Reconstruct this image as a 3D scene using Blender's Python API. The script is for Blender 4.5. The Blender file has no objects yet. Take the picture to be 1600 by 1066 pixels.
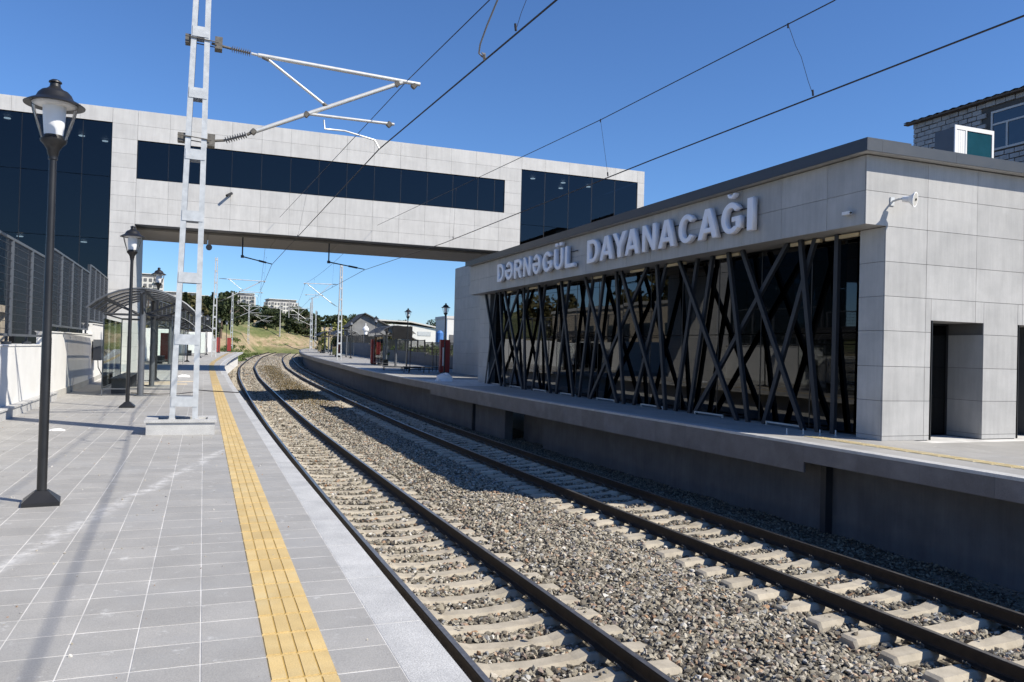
import bpy, math, random
import numpy as np
from mathutils import Vector, Matrix
random.seed(7)
rng = np.random.default_rng(7)
SC = bpy.context.scene
COL = SC.collection

# ------------------------------------------------------------------ camera
EYE = 1.5
R = Matrix(((0.93247084, 0.02915407, 0.36006689), (-0.36028012, 0.00224241, 0.93284147), (0.02638871, -0.99957241, 0.01259461)))
right = R @ Vector((1, 0, 0)); up = R @ Vector((0, -1, 0)); back = R @ Vector((0, 0, -1))
cam = bpy.data.cameras.new('camera'); camo = bpy.data.objects.new('camera', cam); COL.objects.link(camo)
M4 = Matrix((right, up, back)).transposed().to_4x4(); M4.translation = Vector((0, 0, EYE))
camo.matrix_world = M4
cam.sensor_width = 36; cam.lens = 36 * 1248 / 1600; cam.clip_start = .05; cam.clip_end = 6000
SC.camera = camo
# ------------------------------------------------------------------ sky and sun
TS = Vector((.82, -.76, 1)).normalized()
w = bpy.data.worlds.new('World'); SC.world = w; w.use_nodes = True
nt = w.node_tree; bg = nt.nodes['Background']
sky = nt.nodes.new('ShaderNodeTexSky'); sky.sky_type = 'NISHITA'; sky.sun_disc = False
sky.sun_elevation = math.asin(TS.z); sky.sun_rotation = math.atan2(TS.x, TS.y)
sky.air_density = 1.0; sky.dust_density = 0; sky.ozone_density = 10; sky.altitude = 0
tint = nt.nodes.new('ShaderNodeMix'); tint.data_type = 'RGBA'; tint.blend_type = 'MULTIPLY'; tint.inputs[0].default_value = 1; tint.inputs[7].default_value = (1.12, 1.2, 1.31, 1)
nt.links.new(sky.outputs[0], tint.inputs[6]); nt.links.new(tint.outputs[2], bg.inputs[0]); bg.inputs[1].default_value = .082
sl = bpy.data.lights.new('sun', 'SUN'); sl.energy = 5.0; sl.angle = math.radians(.53); sl.color = (1, .935, .82)
so = bpy.data.objects.new('sun', sl); COL.objects.link(so); so.rotation_euler = (-TS).to_track_quat('-Z', 'Y').to_euler(); so.location = (40, -40, 60)
SC.view_settings.view_transform = 'Standard'; SC.view_settings.look = 'None'; SC.view_settings.gamma = 1
SC.view_settings.exposure = .46; SC.view_settings.use_curve_mapping = False
SC.cycles.max_bounces = 8; SC.cycles.transparent_max_bounces = 24; SC.cycles.use_adaptive_sampling = True
SC.cycles.caustics_reflective = False; SC.cycles.caustics_refractive = False

# ------------------------------------------------------------------ helpers
class MB:
    def __init__(s): s.v = []; s.f = []; s.mi = []
    def add(s, V, F, m=0):
        b = len(s.v); s.v.extend(V); s.f.extend([tuple(b + i for i in f) for f in F]); s.mi.extend([m] * len(F)); return s
    def box(s, x0, x1, y0, y1, z0, z1, m=0):
        return s.add([(x0, y0, z0), (x1, y0, z0), (x1, y1, z0), (x0, y1, z0), (x0, y0, z1), (x1, y0, z1), (x1, y1, z1), (x0, y1, z1)],
                     [(0, 3, 2, 1), (4, 5, 6, 7), (0, 1, 5, 4), (1, 2, 6, 5), (2, 3, 7, 6), (3, 0, 4, 7)], m)
    def beam(s, a, b, w, h, upv=(0, 0, 1), m=0):       # rectangular bar from a to b
        a = Vector(a); b = Vector(b); d = (b - a).normalized(); u = Vector(upv)
        if abs(d.dot(u)) > .99: u = Vector((1, 0, 0))
        sx = d.cross(u).normalized(); sz = sx.cross(d).normalized()
        V = [tuple(p + sx * (i * w / 2) + sz * (j * h / 2)) for p in (a, b) for i, j in ((-1, -1), (1, -1), (1, 1), (-1, 1))]
        return s.add(V, [(0, 1, 2, 3), (7, 6, 5, 4), (0, 4, 5, 1), (1, 5, 6, 2), (2, 6, 7, 3), (3, 7, 4, 0)], m)
    def tube(s, pts, r, n=8, m=0, cap=True):
        pts = [Vector(p) for p in pts]; k = len(pts)
        rr = r if isinstance(r, (list, tuple)) else [r] * k
        V = []; ref = None
        for i, p in enumerate(pts):
            d = (pts[min(i + 1, k - 1)] - pts[max(i - 1, 0)])
            if d.length < 1e-9: d = Vector((0, 0, 1))
            d.normalize()
            if ref is None: ref = Vector((0, 0, 1)) if abs(d.z) < .9 else Vector((1, 0, 0))
            sx = d.cross(ref).normalized(); sy = sx.cross(d).normalized()
            for j in range(n):
                a = 2 * math.pi * j / n
                V.append(tuple(p + sx * (math.cos(a) * rr[i]) + sy * (math.sin(a) * rr[i])))
        F = [(i * n + j, i * n + (j + 1) % n, (i + 1) * n + (j + 1) % n, (i + 1) * n + j) for i in range(k - 1) for j in range(n)]
        if cap: F += [tuple(range(n))[::-1], tuple(range((k - 1) * n, k * n))]
        return s.add(V, F, m)
    def lathe(s, prof, c=(0, 0, 0), n=20, m=0, cap=True):      # prof: (r, z)
        V = [(c[0] + r * math.cos(2 * math.pi * j / n), c[1] + r * math.sin(2 * math.pi * j / n), c[2] + z) for r, z in prof for j in range(n)]
        F = [(i * n + j, i * n + (j + 1) % n, (i + 1) * n + (j + 1) % n, (i + 1) * n + j) for i in range(len(prof) - 1) for j in range(n)]
        if cap: F += [tuple(range(n))[::-1], tuple(range((len(prof) - 1) * n, len(prof) * n))]
        return s.add(V, F, m)
    def mesh(s, name, mats, smooth=False):
        me = bpy.data.meshes.new(name); me.from_pydata([tuple(v) for v in s.v], [], s.f)
        for m in (mats if isinstance(mats, (list, tuple)) else [mats]): me.materials.append(m)
        if any(s.mi): me.polygons.foreach_set('material_index', s.mi)
        if smooth:
            me.polygons.foreach_set('use_smooth', [True] * len(s.f))
            try: me.set_sharp_from_angle(angle=math.radians(38))
            except Exception: pass
        me.update(); return me

def npmesh(name, V, F, mat, smooth=False):
    V = np.asarray(V, np.float32); F = np.asarray(F, np.int32); k = F.shape[1]
    me = bpy.data.meshes.new(name); me.vertices.add(len(V)); me.vertices.foreach_set('co', V.ravel())
    me.loops.add(F.size); me.loops.foreach_set('vertex_index', F.ravel())
    me.polygons.add(len(F)); me.polygons.foreach_set('loop_start', np.arange(len(F), dtype=np.int32) * k)
    if smooth: me.polygons.foreach_set('use_smooth', np.ones(len(F), bool))
    me.update(calc_edges=True); me.materials.append(mat); return me

def tag(o, label=None, cat=None, group=None, kind=None):
    if label: o['label'] = label
    if cat: o['category'] = cat
    if group: o['group'] = group
    if kind: o['kind'] = kind
    return o
def link(name, data, parent=None, loc=None, rot=None, scl=None):
    o = bpy.data.objects.new(name, data); COL.objects.link(o)
    if parent is not None: o.parent = parent
    if loc is not None: o.location = loc
    if rot is not None: o.rotation_euler = rot
    if scl is not None: o.scale = scl
    return o
def thing(name, label, cat, loc=(0, 0, 0), rz=0, group=None, kind=None):
    o = link(name, None, None, loc, (0, 0, rz)); o.empty_display_size = .2
    return tag(o, label, cat, group, kind)
def part(name, mb, mat, parent, smooth=False, world=False, **k):
    o = link(name, mb.mesh(name, mat, smooth), parent)
    if world:
        p = parent; off = Vector((0, 0, 0))
        while p is not None: off += p.location; p = p.parent
        o.location = -off
    return tag(o, **k)
def copytree(o, parent=None):
    c = o.copy(); COL.objects.link(c)
    if parent is not None: c.parent = parent
    for ch in list(o.children): copytree(ch, c)
    return c

def interp(tab):
    xs = np.array([t[0] for t in tab], float); ys = np.array([t[1] for t in tab], float)
    h = np.diff(xs); d = np.diff(ys) / h
    m = np.zeros(len(xs)); m[0] = d[0]; m[-1] = d[-1]
    for i in range(1, len(xs) - 1): m[i] = (d[i - 1] * h[i] + d[i] * h[i - 1]) / (h[i] + h[i - 1])
    def f(x):
        x = np.asarray(x, float); i = np.clip(np.searchsorted(xs, x) - 1, 0, len(h) - 1)
        t = (x - xs[i]) / h[i]; tt = np.clip(t, 0, 1)
        a = (2 * tt**3 - 3 * tt**2 + 1) * ys[i] + (tt**3 - 2 * tt**2 + tt) * h[i] * m[i] + (-2 * tt**3 + 3 * tt**2) * ys[i + 1] + (tt**3 - tt**2) * h[i] * m[i + 1]
        return a + np.where(t > 1, (x - xs[-1]) * m[-1], 0) + np.where(t < 0, (x - xs[0]) * m[0], 0)
    return f
OFF = interp([(0, .12), (7, .1), (10, .06), (14, 0), (20, -.04), (30, -.05), (40, 0), (52, .15), (68, .45), (81, .95), (93, 1.5), (102, 2.15), (125, 3.95), (140, 5.3), (183, 10.4), (250, 20)])
REDGE = interp([(-4, 10.3), (7.4, 10.12), (11.2, 10.02), (14.5, 9.94), (20, 9.75), (28, 9.6), (34, 9.4), (42, 9.2), (50, 9.25), (57, 9.48), (72, 9.95), (84, 10.4), (96, 11.0), (112, 12.3), (128, 13.9), (150, 16.8), (170, 20)])
LEDGE = interp([(-2, 1.22), (6, 1.15), (12, 1.08), (20, 1.07), (40, 1.1), (50, 1.2), (55, 1.36), (70, 2.15), (85, 3.2), (102, 4.5)])
LWALL = interp([(-4, -3.45), (30, -3.58), (45, -3.9), (56, -3.7), (66, -2.9), (78, -1.9), (92, -.2), (106, 1.6)])
def G(y): return .007 * np.maximum(0, np.asarray(y, float) - 30)
def Gf(y): return float(G(y))

# ------------------------------------------------------------------ materials
def newmat(name):
    m = bpy.data.materials.new(name); m.use_nodes = True; n = m.node_tree.nodes; n.clear()
    o = n.new('ShaderNodeOutputMaterial'); return m, n, m.node_tree.links, o
def ramp(n, l, fac, stops):
    r = n.new('ShaderNodeValToRGB'); e = r.color_ramp.elements
    while len(e) < len(stops): e.new(.5)
    for q, (p, c) in zip(e, stops): q.position = p; q.color = (*c, 1) if len(c) == 3 else c
    l.new(fac, r.inputs[0]); return r.outputs[0]
def noise(n, l, vec, scale, detail=4, rough=.55, dist=0):
    t = n.new('ShaderNodeTexNoise'); t.inputs['Scale'].default_value = scale; t.inputs['Detail'].default_value = detail
    t.inputs['Roughness'].default_value = rough; t.inputs['Distortion'].default_value = dist; l.new(vec, t.inputs['Vector']); return t.outputs['Fac']
def mth(n, l, op, a, b=None, c=None):
    t = n.new('ShaderNodeMath'); t.operation = op
    for i, x in enumerate((a, b, c)):
        if x is None: continue
        if isinstance(x, (int, float)): t.inputs[i].default_value = x
        else: l.new(x, t.inputs[i])
    return t.outputs[0]
def mix(n, l, fac, a, b, bl='MIX'):
    t = n.new('ShaderNodeMix'); t.data_type = 'RGBA'; t.blend_type = bl
    for k, x in ((0, fac), (6, a), (7, b)):
        if isinstance(x, (int, float)): t.inputs[k].default_value = x
        elif isinstance(x, tuple): t.inputs[k].default_value = (*x, 1)
        else: l.new(x, t.inputs[k])
    return t.outputs[2]
def grey(v): return (v, v, v)
def basic(name, col, rough=.6, metal=0, var=.12, scale=3, bump=.15, bscale=60, rand=0, spec=.5, stain=None, sscale=.7, island=False, speck=0):
    m, n, l, o = newmat(name); p = n.new('ShaderNodeBsdfPrincipled'); l.new(p.outputs[0], o.inputs[0])
    g = n.new('ShaderNodeNewGeometry'); vec = g.outputs['Position']
    f = noise(n, l, vec, scale, 5)
    lo = tuple(c * (1 - var) for c in col); hi = tuple(min(1, c * (1 + var)) for c in col)
    c = ramp(n, l, f, [(.3, lo), (.7, hi)])
    if speck:
        s = noise(n, l, vec, 140, 2, .8); sm = ramp(n, l, s, [(.38, grey(1 - speck)), (.62, grey(1 + speck))])
        c = mix(n, l, 1., c, sm, 'MULTIPLY')
    if stain:
        s = noise(n, l, vec, sscale, 6, .62); sf = ramp(n, l, s, [(.5, grey(0)), (.72, grey(1))])
        c = mix(n, l, mth(n, l, 'MULTIPLY', sf, .55), c, stain)
    if rand:
        oi = n.new('ShaderNodeObjectInfo'); src = oi.outputs['Random']
        if island: src = mth(n, l, 'FRACT', mth(n, l, 'ADD', oi.outputs['Random'], g.outputs['Random Per Island']))
        k = n.new('ShaderNodeMapRange'); k.inputs[3].default_value = 1 - rand; k.inputs[4].default_value = 1 + rand; l.new(src, k.inputs[0])
        c = mix(n, l, 1., c, k.outputs[0], 'MULTIPLY')
    l.new(c, p.inputs['Base Color']); p.inputs['Metallic'].default_value = metal; p.inputs['Specular IOR Level'].default_value = spec
    rr = ramp(n, l, f, [(0, grey(max(.02, rough - .08))), (1, grey(min(1, rough + .08)))]); l.new(rr, p.inputs['Roughness'])
    if bump:
        b = n.new('ShaderNodeBump'); b.inputs['Strength'].default_value = bump; b.inputs['Distance'].default_value = .01
        l.new(noise(n, l, vec, bscale, 3), b.inputs['Height']); l.new(b.outputs[0], p.inputs['Normal'])
    return m

M = {}
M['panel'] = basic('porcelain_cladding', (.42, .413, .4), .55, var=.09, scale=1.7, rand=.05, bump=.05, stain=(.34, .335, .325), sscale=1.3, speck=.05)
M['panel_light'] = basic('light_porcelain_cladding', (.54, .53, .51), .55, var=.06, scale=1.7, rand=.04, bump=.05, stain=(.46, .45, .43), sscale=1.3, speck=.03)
def streaks(m, amt):
    n = m.node_tree.nodes; l = m.node_tree.links; p = n['Principled BSDF']; src = p.inputs['Base Color'].links[0].from_socket
    g = n.new('ShaderNodeNewGeometry'); mp = n.new('ShaderNodeMapping'); mp.inputs['Scale'].default_value = (9, 9, .7); l.new(g.outputs['Position'], mp.inputs['Vector'])
    k = ramp(n, l, noise(n, l, mp.outputs[0], 1, 5, .7), [(.4, grey(1 - amt)), (.6, grey(1))]); l.new(mix(n, l, 1., src, k, 'MULTIPLY'), p.inputs['Base Color'])
streaks(M['panel'], .1); streaks(M['panel_light'], .08)
M['joint'] = basic('dark_joint_backing', (.12, .12, .12), .9, bump=0)  # dark grey body colour seen in the joints between panels
M['coping'] = basic('dark_metal_coping', (.055, .062, .072), .45, .2, var=.05, bump=.02)
M['plaster'] = basic('white_plaster', (.68, .675, .65), .85, var=.04, scale=2, stain=(.6, .585, .55), sscale=1.1, bump=.25, bscale=25)
M['plinth'] = basic('grey_stone_plinth', (.42, .41, .38), .7, speck=.12)
M['granite'] = basic('speckled_granite', (.46, .457, .445), .6, var=.12, scale=4, speck=.26, stain=(.25, .255, .26), sscale=1.3, rand=.06)
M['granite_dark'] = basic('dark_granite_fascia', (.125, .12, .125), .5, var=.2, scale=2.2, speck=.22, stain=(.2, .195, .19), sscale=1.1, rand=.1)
M['blackmetal'] = basic('black_painted_metal', (.012, .012, .013), .42, var=.3, bump=.05, spec=.5)
M['darkmetal'] = basic('charcoal_metal', (.036, .04, .047), .5, .1, var=.1, bump=.03)
M['galv'] = basic('galvanised_steel', (.5, .52, .53), .55, .25, var=.14, scale=9, bump=.06, bscale=30)
M['galvtube'] = basic('galvanised_tube', (.6, .6, .58), .45, .35, var=.08, scale=9, bump=0)
M['rusty'] = basic('weathered_hardware', (.13, .12, .105), .7, .2, var=.35, scale=20)
M['insul'] = basic('insulator_grey', (.2, .19, .18), .4, var=.1)
M['wire'] = basic('dark_copper_wire', (.035, .032, .035), .5, .4, bump=0)
M['grout'] = basic('mortar_bed', (.58, .57, .55), .9, var=.22, bump=.1)
M['white'] = basic('white_plastic', (.8, .8, .8), .4, var=.02, bump=0)
M['letter'] = basic('white_sign_acrylic', (.86, .86, .9), .45, var=.02, bump=0)
M['concrete'] = basic('rough_concrete', (.36, .355, .34), .85, var=.15, scale=4, stain=(.24, .235, .22), bump=.3, bscale=30)
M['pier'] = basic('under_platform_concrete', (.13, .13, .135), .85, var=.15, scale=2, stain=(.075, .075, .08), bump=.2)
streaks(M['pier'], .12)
M['red'] = basic('red_painted_panel', (.26, .035, .03), .5, var=.1)
M['fence'] = basic('grey_fence_steel', (.11, .12, .135), .5, .3, var=.1)
M['beige'] = basic('beige_limestone', (.5, .43, .33), .8, var=.12, scale=3)
M['aptwall'] = basic('apartment_render', (.58, .56, .53), .8, var=.06, scale=.4, bump=0)
M['aptdark'] = basic('apartment_recess', (.12, .12, .13), .6, bump=0)
M['roofgrey'] = basic('grey_sheet_roof', (.12, .115, .11), .9, var=.15, scale=2, spec=.1)
M['barn'] = basic('dark_grey_boards', (.2, .2, .2), .8, var=.25, scale=1)
M['blue'] = basic('blue_plastic', (.05, .16, .42), .5)
M['bark'] = basic('bark', (.12, .09, .065), .9, var=.3, scale=8, bump=.5)
M['polycarb'] = None

def glass_dark(name, tint, ior=1.6, tr=.12, ro=.015):
    m, n, l, o = newmat(name)
    fr = n.new('ShaderNodeFresnel'); fr.inputs['IOR'].default_value = ior
    t = n.new('ShaderNodeBsdfTransparent'); t.inputs[0].default_value = (tint[0] * tr, tint[1] * tr, tint[2] * tr, 1)
    g = n.new('ShaderNodeBsdfGlossy'); g.inputs['Roughness'].default_value = ro; g.inputs[0].default_value = (.95, .97, 1, 1)
    ge = n.new('ShaderNodeNewGeometry'); b = n.new('ShaderNodeBump'); b.inputs['Strength'].default_value = .02; b.inputs['Distance'].default_value = .05
    l.new(noise(n, l, ge.outputs['Position'], .9, 2), b.inputs['Height']); l.new(b.outputs[0], g.inputs['Normal'])
    x = n.new('ShaderNodeMixShader'); l.new(fr.outputs[0], x.inputs[0]); l.new(t.outputs[0], x.inputs[1]); l.new(g.outputs[0], x.inputs[2]); l.new(x.outputs[0], o.inputs[0])
    return m
M['glass'] = glass_dark('dark_tinted_glass', (.7, .85, 1), 1.5, .3)
M['glass_station'] = glass_dark('black_tinted_glass', (.8, .9, 1), 1.5, .08)
M['clear'] = glass_dark('clear_glass', (.98, 1., .99), 1.16, .98)
M['lampglass'] = glass_dark('lantern_glass', (1, 1, 1), 1.15, .97)
def smoked():
    m, n, l, o = newmat('smoked_polycarbonate'); t = n.new('ShaderNodeBsdfTransparent'); t.inputs[0].default_value = (.42, .4, .38, 1)
    d = n.new('ShaderNodeBsdfPrincipled'); d.inputs['Base Color'].default_value = (.1, .1, .1, 1); d.inputs['Roughness'].default_value = .45; d.inputs['Specular IOR Level'].default_value = .3
    x = n.new('ShaderNodeMixShader'); x.inputs[0].default_value = .38; l.new(t.outputs[0], x.inputs[1]); l.new(d.outputs[0], x.inputs[2]); l.new(x.outputs[0], o.inputs[0]); return m
M['smoke'] = smoked()
M['teal'] = basic('teal_glass_pane', (.014, .07, .1), .08, bump=0, spec=.8)
M['winglass'] = basic('window_pane_dark', (.02, .03, .045), .05, bump=0, spec=.9)

def emis(name, col, s):
    m, n, l, o = newmat(name); e = n.new('ShaderNodeEmission'); e.inputs[0].default_value = (*col, 1); e.inputs[1].default_value = s; l.new(e.outputs[0], o.inputs[0]); return m
M['lamp_on'] = emis('lit_ceiling_lamp', (1, .93, .8), 4)

# paving tile
def tilemat():
    m = basic('grey_paving_tile', (.335, .324, .304), .62, var=.07, scale=3, rand=.075, island=True, bump=.2, bscale=130, speck=.13, stain=(.4, .4, .395), sscale=.9)
    n = m.node_tree.nodes; l = m.node_tree.links; p = n['Principled BSDF']; src = p.inputs['Base Color'].links[0].from_socket
    g = n.new('ShaderNodeNewGeometry'); sp = n.new('ShaderNodeSeparateXYZ'); l.new(g.outputs['Position'], sp.inputs[0])
    # cement dust trail dragged across the paving
    dx, dy = .17 + 1.21, 11.39 - 6.12; L = math.hypot(dx, dy)
    a = mth(n, l, 'MULTIPLY', mth(n, l, 'ADD', sp.outputs[0], 1.21), dy / L); b = mth(n, l, 'MULTIPLY', mth(n, l, 'SUBTRACT', sp.outputs[1], 6.12), dx / L)
    d = mth(n, l, 'SUBTRACT', a, b); wob = mth(n, l, 'MULTIPLY', mth(n, l, 'SUBTRACT', noise(n, l, g.outputs['Position'], 1.1, 3), .5), .35)
    d = mth(n, l, 'ABSOLUTE', mth(n, l, 'ADD', d, wob))
    k = mth(n, l, 'MAXIMUM', mth(n, l, 'SUBTRACT', 1, mth(n, l, 'DIVIDE', d, .1)), 0)
    nz = ramp(n, l, noise(n, l, g.outputs['Position'], 9, 5, .7), [(.42, grey(0)), (.62, grey(1))])
    yl = mth(n, l, 'LESS_THAN', sp.outputs[1], 12.3)
    c = mix(n, l, mth(n, l, 'MULTIPLY', mth(n, l, 'MULTIPLY', k, yl), mth(n, l, 'MULTIPLY', nz, .95)), src, (.62, .61, .59))
    sp2 = ramp(n, l, noise(n, l, g.outputs['Position'], 5, 6, .75), [(.6, grey(0)), (.68, grey(1))])
    c = mix(n, l, mth(n, l, 'MULTIPLY', sp2, .55), c, (.6, .6, .58))
    gm = ramp(n, l, noise(n, l, g.outputs['Position'], .9, 7, .72), [(.5, grey(0)), (.66, grey(1))])
    c = mix(n, l, mth(n, l, 'MULTIPLY', gm, .22), c, (.17, .165, .155))
    l.new(c, p.inputs['Base Color']); return m
M['tile'] = tilemat()
M['yellow'] = basic('yellow_tactile_tile', (.56, .41, .18), .6, var=.09, scale=5, rand=.08, island=True, stain=(.62, .52, .3), sscale=1.6, bump=.2, bscale=90, speck=.1)
M['yellowgroove'] = basic('yellow_tile_groove', (.42, .28, .08), .7)

def railmat():
    m, n, l, o = newmat('rail_steel'); p = n.new('ShaderNodeBsdfPrincipled'); l.new(p.outputs[0], o.inputs[0])
    g = n.new('ShaderNodeNewGeometry'); f = noise(n, l, g.outputs['Position'], 12, 5)
    c = ramp(n, l, f, [(.3, (.016, .011, .008)), (.7, (.036, .024, .016))]); l.new(c, p.inputs['Base Color']); p.inputs['Roughness'].default_value = .72
    p.inputs['Specular IOR Level'].default_value = .35
    return m
M['rail'] = railmat()
M['railtop'] = basic('worn_rail_head', (.34, .32, .3), .33, .85, var=.25, scale=10, bump=0)
def sleepermat():
    m = basic('sleeper_concrete', (.41, .365, .29), .88, var=.16, scale=5, rand=.12, stain=(.24, .2, .145), sscale=2.4, bump=.35, bscale=40)
    return m
M['sleeper'] = sleepermat()

def ballastground():
    m, n, l, o = newmat('ballast_bed'); p = n.new('ShaderNodeBsdfPrincipled'); l.new(p.outputs[0], o.inputs[0])
    g = n.new('ShaderNodeNewGeometry'); v = n.new('ShaderNodeTexVoronoi'); v.inputs['Scale'].default_value = 19; l.new(g.outputs['Position'], v.inputs['Vector'])
    sx = n.new('ShaderNodeSeparateColor'); l.new(v.outputs['Color'], sx.inputs[0])
    c = ramp(n, l, sx.outputs[0], [(0, (.06, .05, .036)), (.35, (.14, .12, .09)), (.7, (.22, .19, .145)), (1, (.34, .3, .24))])
    big = noise(n, l, g.outputs['Position'], .6, 5); k = ramp(n, l, big, [(.3, grey(.8)), (.7, grey(1.1))]); c = mix(n, l, 1., c, k, 'MULTIPLY')
    d = ramp(n, l, v.outputs['Distance'], [(.25, grey(1)), (.75, grey(.35))]); c = mix(n, l, 1., c, d, 'MULTIPLY')
    l.new(c, p.inputs['Base Color']); p.inputs['Roughness'].default_value = .9
    b = n.new('ShaderNodeBump'); b.inputs['Strength'].default_value = 1; b.inputs['Distance'].default_value = .03; b.invert = True
    l.new(v.outputs['Distance'], b.inputs['Height']); l.new(b.outputs[0], p.inputs['Normal']); return m
M['ballast'] = ballastground()
def stonemat():
    m, n, l, o = newmat('crushed_stone'); p = n.new('ShaderNodeBsdfPrincipled'); l.new(p.outputs[0], o.inputs[0])
    a = n.new('ShaderNodeAttribute'); a.attribute_type = 'INSTANCER'; a.attribute_name = 'rnd'
    c = ramp(n, l, a.outputs['Fac'], [(0, (.06, .052, .042)), (.2, (.15, .13, .1)), (.45, (.27, .24, .18)), (.66, (.34, .31, .25)), (.82, (.44, .4, .33)), (.88, (.34, .2, .11)), (.94, (.17, .18, .19)), (1, (.62, .59, .53))])
    g = n.new('ShaderNodeNewGeometry'); f = noise(n, l, g.outputs['Position'], 60, 3); k = ramp(n, l, f, [(.3, grey(.8)), (.7, grey(1.15))])
    c = mix(n, l, 1., c, k, 'MULTIPLY'); l.new(c, p.inputs['Base Color']); p.inputs['Roughness'].default_value = .85; return m
M['stone'] = stonemat()
def hillmat():
    m, n, l, o = newmat('hill_grass_and_soil'); p = n.new('ShaderNodeBsdfPrincipled'); l.new(p.outputs[0], o.inputs[0])
    g = n.new('ShaderNodeNewGeometry'); v = g.outputs['Position']
    gr = ramp(n, l, noise(n, l, v, .35, 6, .65), [(.3, (.085, .1, .032)), (.48, (.125, .145, .045)), (.7, (.24, .21, .1))])
    so = ramp(n, l, noise(n, l, v, .8, 5, .7), [(.3, (.27, .19, .11)), (.7, (.46, .36, .23))])
    sp = n.new('ShaderNodeSeparateXYZ'); l.new(v, sp.inputs[0])
    z = mth(n, l, 'ADD', sp.outputs[2], mth(n, l, 'MULTIPLY', mth(n, l, 'SUBTRACT', noise(n, l, v, .09, 4), .5), 7))
    gr = mix(n, l, ramp(n, l, mth(n, l, 'DIVIDE', sp.outputs[1], 200), [(.45, grey(1)), (.6, grey(0))]), gr, (.24, .22, .19))
    band = ramp(n, l, mth(n, l, 'DIVIDE', z, 10), [(.0, grey(0)), (.1, grey(.9)), (.34, grey(.9)), (.46, grey(0))])
    band = mth(n, l, 'MULTIPLY', band, ramp(n, l, noise(n, l, v, .5, 4, .7), [(.36, grey(0)), (.5, grey(1))]))
    c = mix(n, l, band, gr, so); l.new(c, p.inputs['Base Color']); p.inputs['Roughness'].default_value = .95
    b = n.new('ShaderNodeBump'); b.inputs['Strength'].default_value = .8; b.inputs['Distance'].default_value = .4; l.new(noise(n, l, v, 1.5, 6, .7), b.inputs['Height']); l.new(b.outputs[0], p.inputs['Normal']); return m
M['hill'] = hillmat()
M['asphalt'] = basic('street_asphalt', (.2, .195, .19), .9, var=.12, scale=1.5)
def leafmat(name, a, b):
    m, n, l, o = newmat(name); p = n.new('ShaderNodeBsdfPrincipled'); l.new(p.outputs[0], o.inputs[0]); g = n.new('ShaderNodeNewGeometry')
    f = mth(n, l, 'ADD', mth(n, l, 'MULTIPLY', g.outputs['Random Per Island'], .6), mth(n, l, 'MULTIPLY', noise(n, l, g.outputs['Position'], .5, 3), .5))
    l.new(ramp(n, l, f, [(.1, a), (.9, b)]), p.inputs['Base Color']); p.inputs['Roughness'].default_value = .7; p.inputs['Specular IOR Level'].default_value = .2; return m
M['pine'] = leafmat('dark_evergreen_leaves', (.016, .028, .012), (.06, .075, .03))
M['olive'] = leafmat('brown_green_leaves', (.05, .05, .02), (.14, .12, .05))
M['spring'] = leafmat('yellow_green_leaves', (.11, .13, .03), (.27, .27, .08))
M['shrub'] = leafmat('shrub_leaves', (.05, .08, .02), (.15, .19, .06))
M['weed'] = leafmat('dry_weeds', (.1, .075, .035), (.21, .165, .09))

# ------------------------------------------------------------------ pieces shared by size
_cache = {}
def boxmesh(sx, sy, sz, mat, name='panel', bev=0.0):
    k = (round(sx, 3), round(sy, 3), round(sz, 3), mat.name, bev)
    if k not in _cache:
        mb = MB(); x, y, z = sx / 2, sy / 2, sz / 2
        mb.box(-x, x, -y, y, -z, z); _cache[k] = mb.mesh(name, mat)
    return _cache[k]
def face_panels(parent, axis, plane, u, z, holes, t=.02, gap=.008, mat=None, name='panel', stagger=0):
    """clad a vertical face. axis 'y' = face lies in plane y=plane, u runs along x; axis 'x' = u runs along y. t<0 grows to the other side"""
    mat = mat or M['panel']; n = 0; off = Vector((0, 0, 0)); p = parent
    while p is not None: off += p.location; p = p.parent
    for i in range(len(u) - 1):
        for j in range(len(z) - 1):
            a0, a1, b0, b1 = u[i], u[i + 1], z[j], z[j + 1]
            rects = [(a0, a1, b0, b1)]
            for h in holes:
                out = []
                for (c0, c1, d0, d1) in rects:
                    i0, i1, j0, j1 = max(c0, h[0]), min(c1, h[1]), max(d0, h[2]), min(d1, h[3])
                    if i0 >= i1 - 1e-6 or j0 >= j1 - 1e-6: out.append((c0, c1, d0, d1)); continue
                    if c0 < i0: out.append((c0, i0, d0, d1))
                    if i1 < c1: out.append((i1, c1, d0, d1))
                    if d0 < j0: out.append((i0, i1, d0, j0))
                    if j1 < d1: out.append((i0, i1, j1, d1))
                rects = out
            for (c0, c1, d0, d1) in rects:
                w_, h_ = c1 - c0 - gap, d1 - d0 - gap
                if w_ < .04 or h_ < .03: continue
                jit = random.uniform(-.0012, .0012)
                if axis == 'y': o = link(name, boxmesh(w_, abs(t), h_, mat, name), parent, Vector(((c0 + c1) / 2, plane + t / 2 + jit, (d0 + d1) / 2)) - off)
                else: o = link(name, boxmesh(abs(t), w_, h_, mat, name), parent, Vector((plane + t / 2 + jit, (c0 + c1) / 2, (d0 + d1) / 2)) - off)
                n += 1
    return n
def lines(a, b, first, pitch):
    L = [a]; x = first
    while x < b - .12:
        if x > a + .12: L.append(x)
        x += pitch
    L.append(b); return L

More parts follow.
